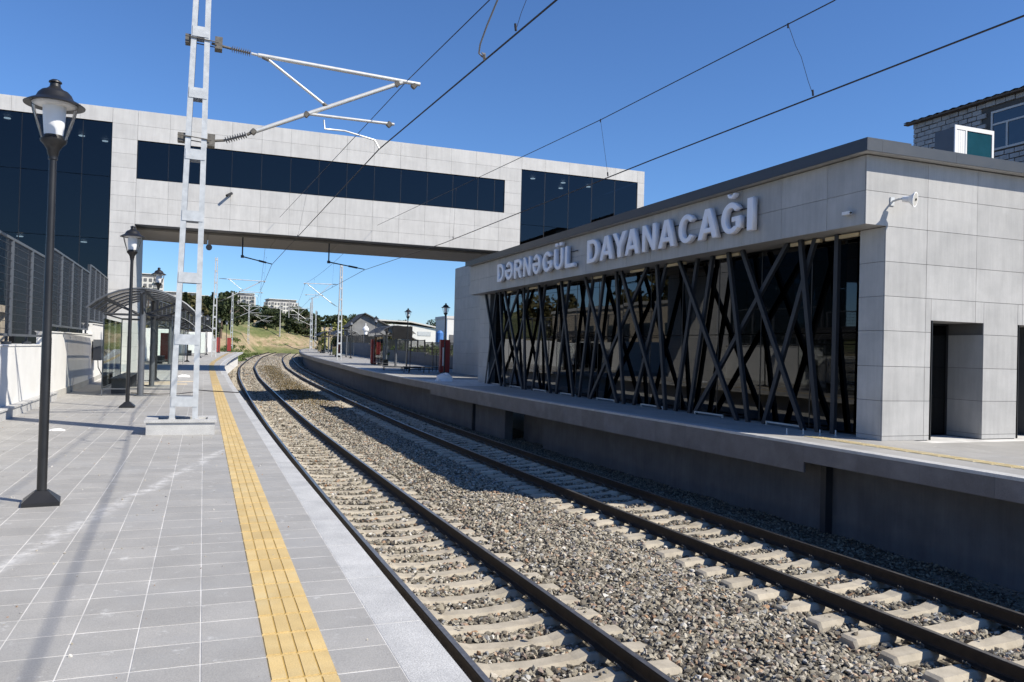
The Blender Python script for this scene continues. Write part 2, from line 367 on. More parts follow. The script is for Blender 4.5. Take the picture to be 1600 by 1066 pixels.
# instanced scatter as a single object (geometry nodes)
def rock_meshes():
    out = []
    for k in range(8):
        r = random.Random(k + 50)
        import bmesh
        bm = bmesh.new(); sx, sy, sz = r.uniform(.85, 1.2), r.uniform(.65, .95), r.uniform(.5, .8)
        for q in range(13):
            v = Vector((r.gauss(0, 1), r.gauss(0, 1), r.gauss(0, 1))).normalized() * r.uniform(.85, 1.12); bm.verts.new((v.x * sx, v.y * sy, v.z * sz))
        h = bmesh.ops.convex_hull(bm, input=bm.verts[:]); bmesh.ops.delete(bm, geom=[e for e in h['geom_interior'] if isinstance(e, bmesh.types.BMVert)], context='VERTS')
        bm.verts.index_update(); mb = MB(); mb.add([tuple(v.co) for v in bm.verts], [tuple(v.index for v in f.verts) for f in bm.faces]); bm.free()
        me = mb.mesh('crushed_stone', M['stone']); out.append(bpy.data.objects.new('crushed_stone', me))
    return out
def scatter(name, P, scl, rot, pick, rnd, protos):
    me = bpy.data.meshes.new(name); me.vertices.add(len(P)); me.vertices.foreach_set('co', np.asarray(P, np.float32).ravel())
    for nm, ty, arr in (('scl', 'FLOAT', scl), ('rnd', 'FLOAT', rnd), ('pick', 'INT', pick)):
        a = me.attributes.new(nm, ty, 'POINT'); a.data.foreach_set('value', np.ascontiguousarray(arr))
    a = me.attributes.new('rotv', 'FLOAT_VECTOR', 'POINT'); a.data.foreach_set('vector', np.asarray(rot, np.float32).ravel())
    me.materials.append(protos[0].data.materials[0]); o = link(name, me)
    ng = bpy.data.node_groups.new(name, 'GeometryNodeTree')
    ng.interface.new_socket('Geometry', in_out='INPUT', socket_type='NodeSocketGeometry'); ng.interface.new_socket('Geometry', in_out='OUTPUT', socket_type='NodeSocketGeometry')
    N = ng.nodes; L = ng.links; gi = N.new('NodeGroupInput'); go = N.new('NodeGroupOutput')
    iop = N.new('GeometryNodeInstanceOnPoints'); g2i = N.new('GeometryNodeGeometryToInstance')
    for pr in protos:
        oi = N.new('GeometryNodeObjectInfo'); oi.inputs[0].default_value = pr; L.new(oi.outputs['Geometry'], g2i.inputs[0])
    def attr(nm, ty):
        a = N.new('GeometryNodeInputNamedAttribute'); a.data_type = ty; a.inputs[0].default_value = nm; return a.outputs[0]
    L.new(gi.outputs[0], iop.inputs['Points']); L.new(g2i.outputs[0], iop.inputs['Instance']); iop.inputs['Pick Instance'].default_value = True
    L.new(attr('pick', 'INT'), iop.inputs['Instance Index']); L.new(attr('scl', 'FLOAT'), iop.inputs['Scale']); L.new(attr('rotv', 'FLOAT_VECTOR'), iop.inputs['Rotation'])
    L.new(iop.outputs[0], go.inputs[0]); md = o.modifiers.new('scatter', 'NODES'); md.node_group = ng
    return tag(o, kind='stuff')

# ================================================================== GROUND AND HILL
def terr(x, y):
    x = np.asarray(x, float); y = np.asarray(y, float)
    c = OFF(np.clip(y, 0, 250)) + 5.6                                # centre line of the cutting
    d = np.abs(x - c)
    base = -1.75 + G(np.minimum(y, 200)) - .02
    # hill beyond the curve
    t = np.clip((y - 150 - np.clip((x - 12) * 1.5, -30, 40)) / 85, 0, 1); hill = 7.6 * t * t * (3 - 2 * t)
    t2 = np.clip((y - 235) / 330, 0, 1); hill += 15 * t2 * t2
    hill *= np.clip(1 - (x - 40) / 90, .25, 1)
    tl = np.clip((-x - 2) / 30, 0, 1) * np.clip((y - 60) / 120, 0, 1); hill += 5 * tl
    n = .35 * np.sin(x * .23 + y * .11) + .25 * np.sin(x * .51 - y * .37) + .15 * np.sin(x * 1.3 + y * .9)
    corridor = np.maximum(np.clip((d - 5.5) / 3, 0, 1), np.clip((y - 195) / 12, 0, 1))
    flat = np.clip((y - 125) / 30, 0, 1)
    z = base + (hill * np.where(y > 240, 1, corridor) + n * flat * corridor)
    out = np.clip((np.abs(x) - 18) / 12, 0, 1) * (1 - flat) * 1.2     # land beside the platforms lies near platform level
    return z + out
gx = np.concatenate([np.linspace(-3000, -160, 12), np.linspace(-150, 170, 161), np.linspace(185, 3000, 12)])
gy = np.concatenate([np.linspace(-600, -15, 8), np.linspace(-10, 130, 36), np.linspace(132, 330, 120), np.linspace(340, 800, 30), np.linspace(900, 5000, 8)])
X, Y = np.meshgrid(gx, gy); Z = terr(X, Y)
V = np.stack([X, Y, Z], -1).reshape(-1, 3); nx = len(gx); ny = len(gy)
ii, jj = np.meshgrid(np.arange(nx - 1), np.arange(ny - 1)); b0 = (jj * nx + ii).ravel()
F = np.stack([b0, b0 + 1, b0 + nx + 1, b0 + nx], -1)
tag(link('ground', npmesh('ground', V, F, M['hill'], True)), kind='structure')

# ballast bed
def bz(u, y):
    u = np.asarray(u, float); y = np.asarray(y, float)
    near = np.clip((12 - y) / 6, 0, 1)
    pts_u = [.2, 1.6, 2.1, 2.5, 3.1, 3.7, 4.1, 4.6, 5.3, 6.2, 6.75, 7.1, 8.1, 9.1, 9.6, 10.3, 12.3]
    zf = [-1.85, -1.68, -1.655, -1.66, -1.67, -1.66, -1.65, -1.61, -1.56, -1.61, -1.68, -1.67, -1.68, -1.68, -1.68, -1.72, -1.75]
    zn = [-1.85, -1.7, -1.68, -1.69, -1.685, -1.69, -1.66, -1.63, -1.6, -1.66, -1.72, -1.69, -1.69, -1.7, -1.74, -1.79, -1.84]
    a = np.interp(u, pts_u, zf); b = np.interp(u, pts_u, zn)
    return a * (1 - near) + b * near + G(y) + .012 * np.sin(u * 5 + y * 3.1) + .01 * np.sin(u * 9 - y * 4.3)
gu = np.arange(.2, 12.4, .12); gy = np.concatenate([np.arange(-3, 30, .15), np.arange(30, 70, .5), np.arange(70, 200, 1.5)])
U, Y = np.meshgrid(gu, gy); Z = bz(U, Y); X = U + OFF(Y)
V = np.stack([X, Y, Z], -1).reshape(-1, 3); nx = len(gu); ny = len(gy)
ii, jj = np.meshgrid(np.arange(nx - 1), np.arange(ny - 1)); b0 = (jj * nx + ii).ravel()
F = np.stack([b0, b0 + 1, b0 + nx + 1, b0 + nx], -1)
tag(link('ballast_bed', npmesh('ballast_bed', V, F, M['ballast'], True)), kind='structure')

# ------------------------------------------------------------------ railway tracks
SP = .558; Y0S = .21
def sleeper_mesh():
    # cross sections along x: (x, half width top, half width bottom, top z); z relative to rail head
    secs = [(-1.36, .085, .13, -.225), (-1.32, .1, .14, -.2), (-.98, .1, .14, -.188), (-.6, .098, .14, -.19), (-.45, .09, .13, -.225), (0, .085, .125, -.245), (.45, .09, .13, -.225), (.6, .098, .14, -.19), (.98, .1, .14, -.188), (1.32, .1, .14, -.2), (1.36, .085, .13, -.225)]
    mb = MB(); V = []
    for x, a, b, z in secs:
        V += [(x, -b, -.42), (x, b, -.42), (x, b * .96, z - .06), (x, a, z), (x, -a, z), (x, -b * .96, z - .06)]
    F = [(i * 6 + j, i * 6 + (j + 1) % 6, (i + 1) * 6 + (j + 1) % 6, (i + 1) * 6 + j) for i in range(len(secs) - 1) for j in range(6)]
    F += [(5, 4, 3, 2, 1, 0), tuple(range((len(secs) - 1) * 6, len(secs) * 6))]
    F = [tuple(reversed(f)) for f in F]
    mb.add(V, F)
    for s in (-.78, .78):                                            # rail clips either side of each rail foot
        for e in (-1, 1):
            mb.box(s + e * .11 - .035, s + e * .11 + .035, -.03, .03, -.2, -.165, 1)
            mb.tube([(s + e * .1, -.045, -.15), (s + e * .13, -.02, -.12), (s + e * .1, 0, -.15), (s + e * .13, .02, -.12), (s + e * .1, .045, -.15)], .008, 4, 1)
    return mb.mesh('sleeper', [M['sleeper'], M['rusty']])
SLM = sleeper_mesh()
PROF = [(-.075, -.18), (.075, -.18), (.075, -.168), (.02, -.15), (.009, -.13), (.009, -.045), (.036, -.035), (.036, -.008), (.03, 0), (-.03, 0), (-.036, -.008), (-.036, -.035), (-.009, -.045), (-.009, -.13), (-.02, -.15), (-.075, -.168)]
def rail_mesh(u):
    ys = np.concatenate([np.arange(-3, 60, 1.5), np.arange(60, 200, 2.5)]); mb = MB(); k = len(PROF); V = []
    for y in ys:
        x0 = u + float(OFF(y)); z0 = -1.4 + Gf(y)
        V += [(x0 + p, y, z0 + q) for p, q in PROF]
    F = []; mi = []
    for i in range(len(ys) - 1):
        for j in range(k):
            F.append((i * k + j, (i + 1) * k + j, (i + 1) * k + (j + 1) % k, i * k + (j + 1) % k)); mi.append(1 if j == 8 else 0)
    mb.add(V, F); mb.mi = mi; mb.add([V[j] for j in range(k)], [tuple(range(k))])
    return mb.mesh('rail', [M['rail'], M['railtop']])
for uc, lab in ((3.09, 'railway track beside the left platform with the yellow strip'), (8.09, 'railway track under the station building wall on the right')):
    t = thing('railway_track', lab, 'railway track', (uc, 0, -1.4), group='railway tracks')
    for s in (-.78, .78):
        o = link('rail', rail_mesh(uc + s), t, (-uc, 0, 1.4))
    far = MB(); k = 0
    for i in range(-4, 340):
        y = Y0S + i * SP + (0 if uc < 5 else .12)
        x = uc + float(OFF(y)); z = -1.4 + Gf(y)
        rz = -math.atan(float(OFF(y + .5) - OFF(y - .5)))
        if y < 95: link('sleeper', SLM, t, (x - uc, y, z + 1.4 + random.uniform(-.008, .004)), (0, random.uniform(-.004, .004), rz + random.uniform(-.008, .008)))
        else: far.beam((x - 1.36, y, z - .22), (x + 1.36, y, z - .22), .24, .06)
    o = part('far_sleepers', far, M['sleeper'], t, world=True, kind='stuff')

# crushed stone
protos = rock_meshes()
def stones(name, u0, u1, y0, y1, dens, smin, smax, seed, dark=0., keep=None, lift=.022):
    r = np.random.default_rng(seed); n = int((u1 - u0) * (y1 - y0) * dens)
    u = r.uniform(u0, u1, n); y = r.uniform(y0, y1, n); s = smin + (smax - smin) * r.random(n) ** 1.6
    ok = np.ones(n, bool)
    for uc, ph in ((3.09, 0), (8.09, .12)):
        du = np.abs(u - uc)
        ok &= ~(np.abs(np.abs(u - uc) - .78) < .1)
        fr = np.abs(((y - Y0S - ph) / SP + .5) % 1 - .5) * SP
        ons = (du < 1.38) & (fr < .115 + s * .4)
        ok &= ~(ons & (r.random(n) > .02 + .05 * np.clip((y - 25) / 20, 0, 1)))
    if keep is not None: ok &= keep(u, y, r)
    u, y, s = u[ok], y[ok], s[ok]; n = len(u)
    ons = np.zeros(n, bool)
    for uc, ph in ((3.09, 0), (8.09, .12)):
        fr = np.abs(((y - Y0S - ph) / SP + .5) % 1 - .5) * SP; ons |= (np.abs(u - uc) < 1.36) & (fr < .11)
    z = bz(u, y) + s * .15 + lift * r.random(n)
    z = np.where(ons, np.maximum(z, -1.4 - .2 + G(y) + s * .25), z)
    P = np.stack([u + OFF(y), y, z], -1)
    rot = np.stack([r.uniform(-.8, .8, n), r.uniform(-.8, .8, n), r.uniform(0, 6.28, n)], -1)
    rnd = np.clip(r.random(n) * (1 - dark), 0, 1).astype(np.float32)
    return scatter(name, P, s.astype(np.float32), rot, r.integers(0, 8, n).astype(np.int32), rnd, protos)
stones('ballast_stones', 1.5, 9.6, 2.2, 13, 640, .022, .055, 1)
stones('ballast_stones', 1.5, 9.6, 13, 30, 430, .025, .055, 2)
stones('ballast_stones', 1.2, 9.8, 30, 62, 200, .032, .06, 3)
stones('ballast_stones', 1.0, 9.8, 62, 105, 70, .05, .09, 6)
stones('ballast_stones', 1.0, 9.8, 105, 160, 35, .07, .12, 8)
stones('trackside_gravel', 9.5, 11.1, 3, 40, 330, .014, .034, 4, dark=.45)

# ================================================================== LEFT PLATFORM
lp = thing('left_platform', 'left station platform of square grey paving tiles with a yellow tactile strip', None, (0, 0, 0), kind='structure')
ys = np.concatenate([np.arange(-2, 46, 2.), np.arange(46, 103, 1.5)])
def strip(fx0, fx1, z0, z1, ysl, mat, name, parent, closed=True, **k):
    mb = MB(); V = []; q = len(ysl)
    for y in ysl:
        g = Gf(y); V += [(float(fx0(y)), y, z0 + g), (float(fx1(y)), y, z0 + g), (float(fx1(y)), y, z1 + g), (float(fx0(y)), y, z1 + g)]
    F = [(i * 4 + j, (i + 1) * 4 + j, (i + 1) * 4 + (j + 1) % 4, i * 4 + (j + 1) % 4) for i in range(q - 1) for j in range(4)] + [(0, 1, 2, 3), tuple(reversed(range((q - 1) * 4, q * 4)))]
    mb.add(V, F); return part(name, mb, mat, parent, **k)
strip(lambda y: LWALL(y) - .1, lambda y: LEDGE(y) - .004, -.16, -.0004, ys, M['grout'], 'slab', lp)
# edge stones: one granite slab every 0.9 m
yy = -2.
mbfar = MB(); cnt = 0
while yy < 102:
    L = .9; g0, g1 = Gf(yy), Gf(yy + L)
    mb = MB() if yy < 45 else mbfar
    inn = lambda y: min(.913, float(LEDGE(y)) - .17) if y < 40 else float(LEDGE(y)) - .24
    a0, a1, b0_, b1_ = inn(yy), inn(yy + L), float(LEDGE(yy)), float(LEDGE(yy + L))
    e = .004; V = [(a0, yy + e, -.1 + g0), (b0_, yy + e, -.1 + g0), (b1_, yy + L - e, -.1 + g1), (a1, yy + L - e, -.1 + g1), (a0, yy + e, .001 + g0), (b0_, yy + e, .001 + g0), (b1_, yy + L - e, .001 + g1), (a1, yy + L - e, .001 + g1)]
    mb.add(V, [(0, 3, 2, 1), (4, 5, 6, 7), (0, 1, 5, 4), (1, 2, 6, 5), (2, 3, 7, 6), (3, 0, 4, 7)])
    if yy < 45: part('edge_stone', mb, M['granite'], lp)
    yy += L
part('edge_stones_far', mbfar, M['granite'], lp, kind='stuff')
# paving tiles
cols = [(.61, .91)] + [(.03 - .3 * k, .33 - .3 * k) for k in range(0, 13)]
TM = boxmesh(.2925, .288, .03, M['tile'], 'tile')
cells = []
for i in range(0, 132):
    y0 = -.2 + i * .3
    for (a, b) in cols:
        cells.append((a, b, y0))
def vis(c):
    x = (c[0] + c[1]) / 2; y = c[2] + .15
    d = Vector((x, y, -EYE)); cz = d.x * back.x + d.y * back.y + d.z * back.z
    if -cz < .5: return 0
    px = d.dot(right) / -cz; py = d.dot(up) / -cz
    if abs(px) > .66 or abs(py) > .445: return 0
    return 1 / (cz * cz)
sc_ = sorted([(vis(c), k) for k, c in enumerate(cells)], reverse=True); big = set(k for s, k in sc_[:300] if s > 0)
tf = MB()
for k, (a, b, y0) in enumerate(cells):
    if k in big: link('tile', TM, lp, ((a + b) / 2, y0 + .15, -.0134 + random.uniform(-.0006, .0006)))
    else:
        g = Gf(y0); tf.box(a + .0035, b - .0035, y0 + .0055, y0 + .2945, -.03 + g, 0.0014 + g)
# curved far part
y0 = 39.4
while y0 < 101:
    e = float(LEDGE(y0 + .3)) - float(LEDGE(40)); g = Gf(y0 + .3)
    nn = int((float(LEDGE(y0)) - .26 - float(LWALL(y0))) / .6)
    for k in range(nn + 1):
        a = float(LEDGE(y0)) - .26 - (k + 1) * .6
        if 1.5 * k == 0: pass
        tf.box(a + .004, a + .596, y0 + .004, y0 + .596, -.03 + g, .0014 + g)
    y0 += .6
part('paving_tiles', tf, M['tile'], lp, kind='stuff')
# yellow tactile strip
def ymesh():
    mb = MB(); w = .291; mb.box(-w / 2, w / 2, -w / 2, w / 2, -.015, .0125, 0)
    for k in range(4):                                                # raised bars between grooves
        x = -w / 2 + w * (k + .5) / 4; mb.box(x - .032, x + .032, -w / 2 + .012, w / 2 - .012, .0125, .0165, 0)
    for k in range(3):
        x = -w / 2 + w * (k + 1) / 4; mb.box(x - .005, x + .005, -w / 2 + .004, w / 2 - .004, .0127, .0135, 1)
    return mb.mesh('tactile_tile', [M['yellow'], M['yellowgroove']])
YM = ymesh(); yf = MB()
YL = interp([(0, .615), (31, .61), (43, .6), (50, .62), (58, .8), (66, 1.2), (80, 1.95), (93, 2.75), (101, 3.4)])
for i in range(0, 104): link('tactile_tile', YM, lp, (.47, -.05 + i * .3, -.0095))
y0 = 31.0
while y0 < 100:
    a = float(YL(y0)); b = float(YL(y0 + .6)); g = Gf(y0 + .3) + .004
    yf.add([(a - .29, y0, g), (a, y0, g), (b, y0 + .59, g), (b - .29, y0 + .59, g)], [(0, 1, 2, 3)])
    y0 += .6
part('tactile_tiles_far', yf, M['yellow'], lp, kind='stuff')
strip(lambda y: LEDGE(y) - .75, lambda y: LEDGE(y) - .55, -1.9, -.16, ys, M['plaster'], 'support_wall', lp)

rc_ = np.random.default_rng(21); n_ = 900
P = np.stack([rc_.uniform(-3.2, .9, n_), rc_.uniform(3, 24, n_) , np.full(n_, .004)], -1)
scatter('mortar_crumbs', P, (rc_.random(n_) ** 4 * .011 + .002).astype(np.float32), rc_.uniform(0, 6, (n_, 3)), rc_.integers(0, 8, n_).astype(np.int32), rc_.uniform(.5, 1, n_).astype(np.float32), protos)
# ================================================================== LEFT WALL
lw = thing('plastered_wall', 'long white plastered wall stepping up along the back of the left platform', 'wall', (-3.6, 17, 0))
def wallseg(y0, y1, top, name='wall_section', mat=None, dx=0):
    yl = np.linspace(y0, y1, max(2, int((y1 - y0) / 2.5) + 1)); mb = MB(); V = []
    for y in yl:
        x = float(LWALL(y)) + dx; g = Gf(y); V += [(x - .3, y, -.3 + g), (x, y, -.3 + g), (x, y, top + g), (x - .3, y, top + g)]
    F = [(i * 4 + j, (i + 1) * 4 + j, (i + 1) * 4 + (j + 1) % 4, i * 4 + (j + 1) % 4) for i in range(len(yl) - 1) for j in range(4)] + [(0, 1, 2, 3), tuple(reversed(range((len(yl) - 1) * 4, len(yl) * 4)))]
    mb.add(V, F); part(name, mb, mat or M['plaster'], lw, world=True)
for y0, y1, top in ((-4, 22.3, 1.34), (22.3, 31, 1.66), (31, 46, 2.05), (46, 62, 2.2), (62, 84, 2.3), (84, 101, 2.3)):
    wallseg(y0, y1 - .003, top)
    wallseg(y0, y1 - .004, top + .035, 'wall_cap', M['plinth'], .02) if False else None
for y0, y1, top in ((22, 31, .17), (31, 46, .17), (46, 84, .15)): wallseg(y0 + .01, y1, top, 'plinth', M['plinth'], .025)
mb = MB(); V = []                                                     # wall caps, thin and proud
for y0, y1, top in ((-4, 22.3, 1.34), (22.3, 31, 1.66), (31, 46, 2.05)):
    mb = MB(); x0, x1 = float(LWALL(y0)), float(LWALL(y1)); g0, g1 = Gf(y0), Gf(y1)
    V = [(x0 - .34, y0, top + g0), (x0 + .03, y0, top + g0), (x1 + .03, y1, top + g1), (x1 - .34, y1, top + g1)]; V += [(a, b, c + .03) for a, b, c in V]
    mb.add(V, [(0, 3, 2, 1), (4, 5, 6, 7), (0, 1, 5, 4), (1, 2, 6, 5), (2, 3, 7, 6), (3, 0, 4, 7)]); part('wall_cap', mb, M['plaster'], lw, world=True)
mb = MB(); ya, yb = 101., 108.                                        # ramped end of the wall
xa, xb = float(LWALL(ya)), float(LWALL(yb)); V = [(xa - .3, ya, -.3), (xa, ya, -.3), (xa, ya, 2.8), (xa - .3, ya, 2.8), (xb - .3, yb, -.3), (xb, yb, -.3), (xb, yb, .6), (xb - .3, yb, .6)]
mb.add(V, [(0, 1, 2, 3), (7, 6, 5, 4), (0, 4, 5, 1), (1, 5, 6, 2), (2, 6, 7, 3), (3, 7, 4, 0)]); part('ramped_end', mb, M['concrete'], lw, world=True)
# kerb ledge
kb = thing('granite_kerb', 'low granite kerb ledge at the foot of the near white wall', 'kerb', (-3.4, 14, 0))
y0 = 2.
while y0 < 21.8:
    mb = MB(); y1 = y0 + 1.2; mb.box(-3.56, -3.33, y0 + .004, y1 - .004, -.02, .17); part('kerb_stone', mb, M['granite'], kb, world=True)
    mb = MB(); mb.box(-3.56, -3.3, y0 + .002, y1 - .002, .172, .205); part('kerb_top', mb, M['granite'], kb, world=True); y0 += 1.2
# upper street behind the wall
mb = MB(); mb.box(-60, -3.92, -20, 38.2, -.5, 1.28); tag(part('upper_street', mb, M['asphalt'], None), kind='structure')

# fence panels
def fence_run(ya, yb, zb, zt, label, pitch=2.02):
    f = thing('mesh_fence', label, 'fence', (float(LWALL(ya)) - .12, ya, zb), group='mesh fences on the white wall')
    n = max(1, round((yb - ya) / pitch)); p = (yb - ya) / n
    for i in range(n):
        y0 = ya + i * p; y1 = y0 + p; x0 = float(LWALL(y0)) - .12; x1 = float(LWALL(y1)) - .12; g0, g1 = Gf(y0), Gf(y1)
        P = lambda t, z: (x0 + (x1 - x0) * t, y0 + (y1 - y0) * t, z + g0 + (g1 - g0) * t)
        mb = MB(); e = .035 / p
        for q in (e, 1 - e): mb.beam(P(q, zb), P(q, zt), .045, .045, (0, 1, 0))
        mb.beam(P(e, zt - .02), P(1 - e, zt - .02), .045, .05); mb.beam(P(e, zb + .03), P(1 - e, zb + .03), .045, .05)
        part('panel_frame', mb, M['fence'], f, world=True)
        mb = MB(); nv = int(p / .11)
        for k in range(1, nv): mb.beam(P(e + (1 - 2 * e) * k / nv, zb + .05), P(e + (1 - 2 * e) * k / nv, zt - .04), .0075, .006, (0, 1, 0))
        nh = int((zt - zb) / .15)
        for k in range(1, nh): z = zb + (zt - zb) * k / nh; mb.beam(P(e, z), P(1 - e, z), .01, .01)
        part('wire_mesh', mb, M['darkmetal'], f, world=True)
    for i in range(n + 1):
        y0 = ya + i * p; x0 = float(LWALL(y0)) - .15; g0 = Gf(y0)
        if i < n or True:
            mb = MB(); mb.beam((x0 - .03, y0, zb - .16 + g0), (x0 - .03, y0, zt + .0 + g0), .05, .05, (0, 1, 0)); mb.box(x0 - .1, x0 + .05, y0 - .08, y0 + .08, zb - .17 + g0, zb - .1 + g0)
            part('post', mb, M['darkmetal'], f, world=True)
fence_run(12.4, 22.4, 1.53, 3.48, 'nearest grey wire mesh fence on the lowest stretch of white wall')
fence_run(22.5, 30.7, 1.82, 3.81, 'grey wire mesh fence on the middle stretch behind the first lamp')
fence_run(31., 38.2, 2.14, 4.1, 'highest grey wire mesh fence running up to the bridge pillar')
fence_run(46, 84, 2.45, 4.3, 'long dark mesh fence on the white wall beyond the bridge', 2.6)
fence_run(84.2, 100, 2.45, 4.0, 'farthest mesh fence where the wall curves right', 2.6)

# things behind the fence
b = thing('traffic_barrier', 'red plastic barrier standing behind the nearest mesh fence', 'barrier', (-4.6, 20.6, 1.28))
mb = MB(); mb.add([(-.22, -.9, 0), (.22, -.9, 0), (.1, -.9, .45), (-.1, -.9, .45), (-.22, .9, 0), (.22, .9, 0), (.1, .9, .45), (-.1, .9, .45)], [(0, 1, 2, 3), (7, 6, 5, 4), (0, 4, 5, 1), (1, 5, 6, 2), (2, 6, 7, 3), (3, 7, 4, 0)]); part('body', mb, M['red'], b)
mb = MB(); mb.box(-.09, .09, -.8, .8, .455, .6); part('white_rail', mb, M['white'], b)
b = thing('stone_portal', 'beige stone door frame standing behind the mesh fence', 'portal', (-5.6, 27, 1.28))
for s in (-.62, .62):
    mb = MB(); mb.box(-.15, .15, s - .15, s + .15, 0, .95); part('pillar', mb, M['beige'], b)
mb = MB(); mb.box(-.2, .2, -.85, .85, .952, 1.15); part('lintel', mb, M['beige'], b)

# stone house up on the street: the photograph shows it mirrored in the black station glass
b = thing('stone_house', 'beige stone house beyond the fence, mirrored in the black station glass', 'house', (-12, 48, 1.2))
mb = MB(); mb.box(-4, 0, 0, 34, -1.5, 4.6); part('wall', mb, M['beige'], b); mb = MB(); mb.box(-4.2, .2, -.2, 34.2, 4.61, 4.9); part('cornice', mb, M['plinth'], b)
for k in range(9):
    mb = MB(); mb.box(.005, .03, 1.6 + k * 3.6, 2.9 + k * 3.6, 1.3, 3.0); part('window', mb, M['winglass'], b)
mb = MB(); mb.beam((1.6, 0, 1.1), (1.6, 34, 1.1), .05, .05)
for k in range(18): mb.beam((1.6, k * 2., 0), (1.6, k * 2., 1.1), .05, .05, (0, 1, 0))
part('railing', mb, M['darkmetal'], b)
# electric box with its cable
b = thing('electric_box', 'grey electric cabinet on the white wall with a cable to the floor', 'electric box', (-3.55, 31.3, .8))
mb = MB(); mb.box(0, .24, -.38, .38, 0, .72); part('cabinet', mb, M['fence'], b)
mb = MB(); mb.box(.241, .25, -.34, .34, .04, .68); part('door', mb, M['fence'], b)
mb = MB(); mb.box(.251, .262, -.12, .12, .25, .5); part('meter_window', mb, M['blackmetal'], b)
mb = MB(); mb.tube([(.12, 0, 0), (.14, -.05, -.25), (.35, -.3, -.6), (.8, -.9, -.76), (1.4, -1.6, -.775), (1.9, -1.8, -.775)], .016, 6); part('cable', mb, M['wire'], b, True)

# ================================================================== LAMP POSTS
def lamp_proto(label):
    t = thing('lamp_post', label, 'lamp post', (0, 0, 0), group='black lantern lamp posts')
    mb = MB(); V = [(-.17, -.17, 0), (.17, -.17, 0), (.17, .17, 0), (-.17, .17, 0), (-.17, -.17, .035), (.17, -.17, .035), (.17, .17, .035), (-.17, .17, .035), (-.06, -.06, .125), (.06, -.06, .125), (.06, .06, .125), (-.06, .06, .125)]
    mb.add(V, [(0, 3, 2, 1), (0, 1, 5, 4), (1, 2, 6, 5), (2, 3, 7, 6), (3, 0, 4, 7), (4, 5, 9, 8), (5, 6, 10, 9), (6, 7, 11, 10), (7, 4, 8, 11), (8, 9, 10, 11)])
    for a in (-.12, .12):
        for c in (-.12, .12): mb.lathe([(.014, .035), (.014, .065)], (a, c, 0), 6)
    part('base_plate', mb, M['blackmetal'], t)
    H = 3.87
    mb = MB(); mb.lathe([(.047, .11), (.046, 1.5), (.043, 1.52), (.036, 3.05), (.036, H - .74), (.045, H - .735), (.045, H - .72)], n=16); part('pole', mb, M['blackmetal'], t, True)
    mb = MB(); mb.lathe([(.045, H - .725), (.045, H - .7), (.052, H - .69), (.058, H - .65), (.085, H - .61), (.122, H - .575), (.125, H - .555), (.105, H - .55), (.095, H - .53), (.09, H - .515)], n=24); hold = part('lamp_holder', mb, M['blackmetal'], t, True)
    mb = MB(); mb.lathe([(.117, H - .555), (.135, H - .5), (.172, H - .4), (.2, H - .31), (.215, H - .235)], n=28, cap=False); part('lamp_glass', mb, M['lampglass'], t, True)
    mb = MB(); mb.lathe([(.088, H - .515), (.098, H - .42), (.105, H - .33), (.11, H - .25)], n=20); part('diffuser', mb, M['white'], t, True)
    mb = MB(); mb.lathe([(.11, H - .25), (.16, H - .243), (.21, H - .232)], n=24); part('reflector', mb, M['white'], t, True)
    mb = MB(); mb.lathe([(.21, H - .2299), (.283, H - .245), (.285, H - .238), (.24, H - .212), (.19, H - .19), (.175, H - .178), (.155, H - .14), (.125, H - .112), (.09, H - .1), (.068, H - .085), (.052, H - .07), (.048, H - .04), (.062, H - .032), (.06, H - .022), (.035, H - .006), (.012, H)], n=32); part('cap', mb, M['blackmetal'], t, True)
    return t
lamp0 = lamp_proto('nearest black lantern lamp post at the left edge of the picture')
lamp0.scale = (.88, .88, 1); lamp0.location = (-1.33, 8.3, 0); lamp0.rotation_euler.z = .12
def lamp(x, y, label, h=1.0, rz=0, z=0):
    c = copytree(lamp0); c.location = (x, y, Gf(y) + z); c.scale = (.92, .92, h); c.rotation_euler.z = rz; c['label'] = label; return c
lamp(-1.56, 19.9, 'second black lantern lamp post just before the glass shelter on the left', 1.06)
lamp(-1.63, 32.6, 'black lantern lamp post rising behind the first glass shelter roof', 1.1)
lamp(-1.0, 58, 'lamp post beside the second left shelter beyond the bridge')
lamp(-.26, 70, 'lamp post next to the distant lattice mast on the left platform')
lamp(.28, 82, 'distant lamp post right of the second left mast')
lamp(1.59, 94, 'distant lamp post before the curved wall end on the left')
lamp(2.62, 105, 'farthest lamp post on the left platform')
lamp(12.58, 43, 'black lamp post in front of the red totem beside the station building', 1.03)
lamp(12.5, 51.5, 'black lamp post at the black display board on the right platform', 1.03)
lamp(13.32, 66, 'lamp post behind the first right shelter with its lantern above the barn roof', 1.0)
lamp(13.7, 80, 'lamp post right of the tall lattice mast on the right platform')
lamp(13.9, 95, 'lamp post left of the right lattice mast, nearer one of the distant pair', .9)
lamp(15.2, 110, 'lamp post left of the right lattice mast, farther one of the distant pair', .95)
lamp(18.2, 126, 'farthest lamp post on the right platform', .95)

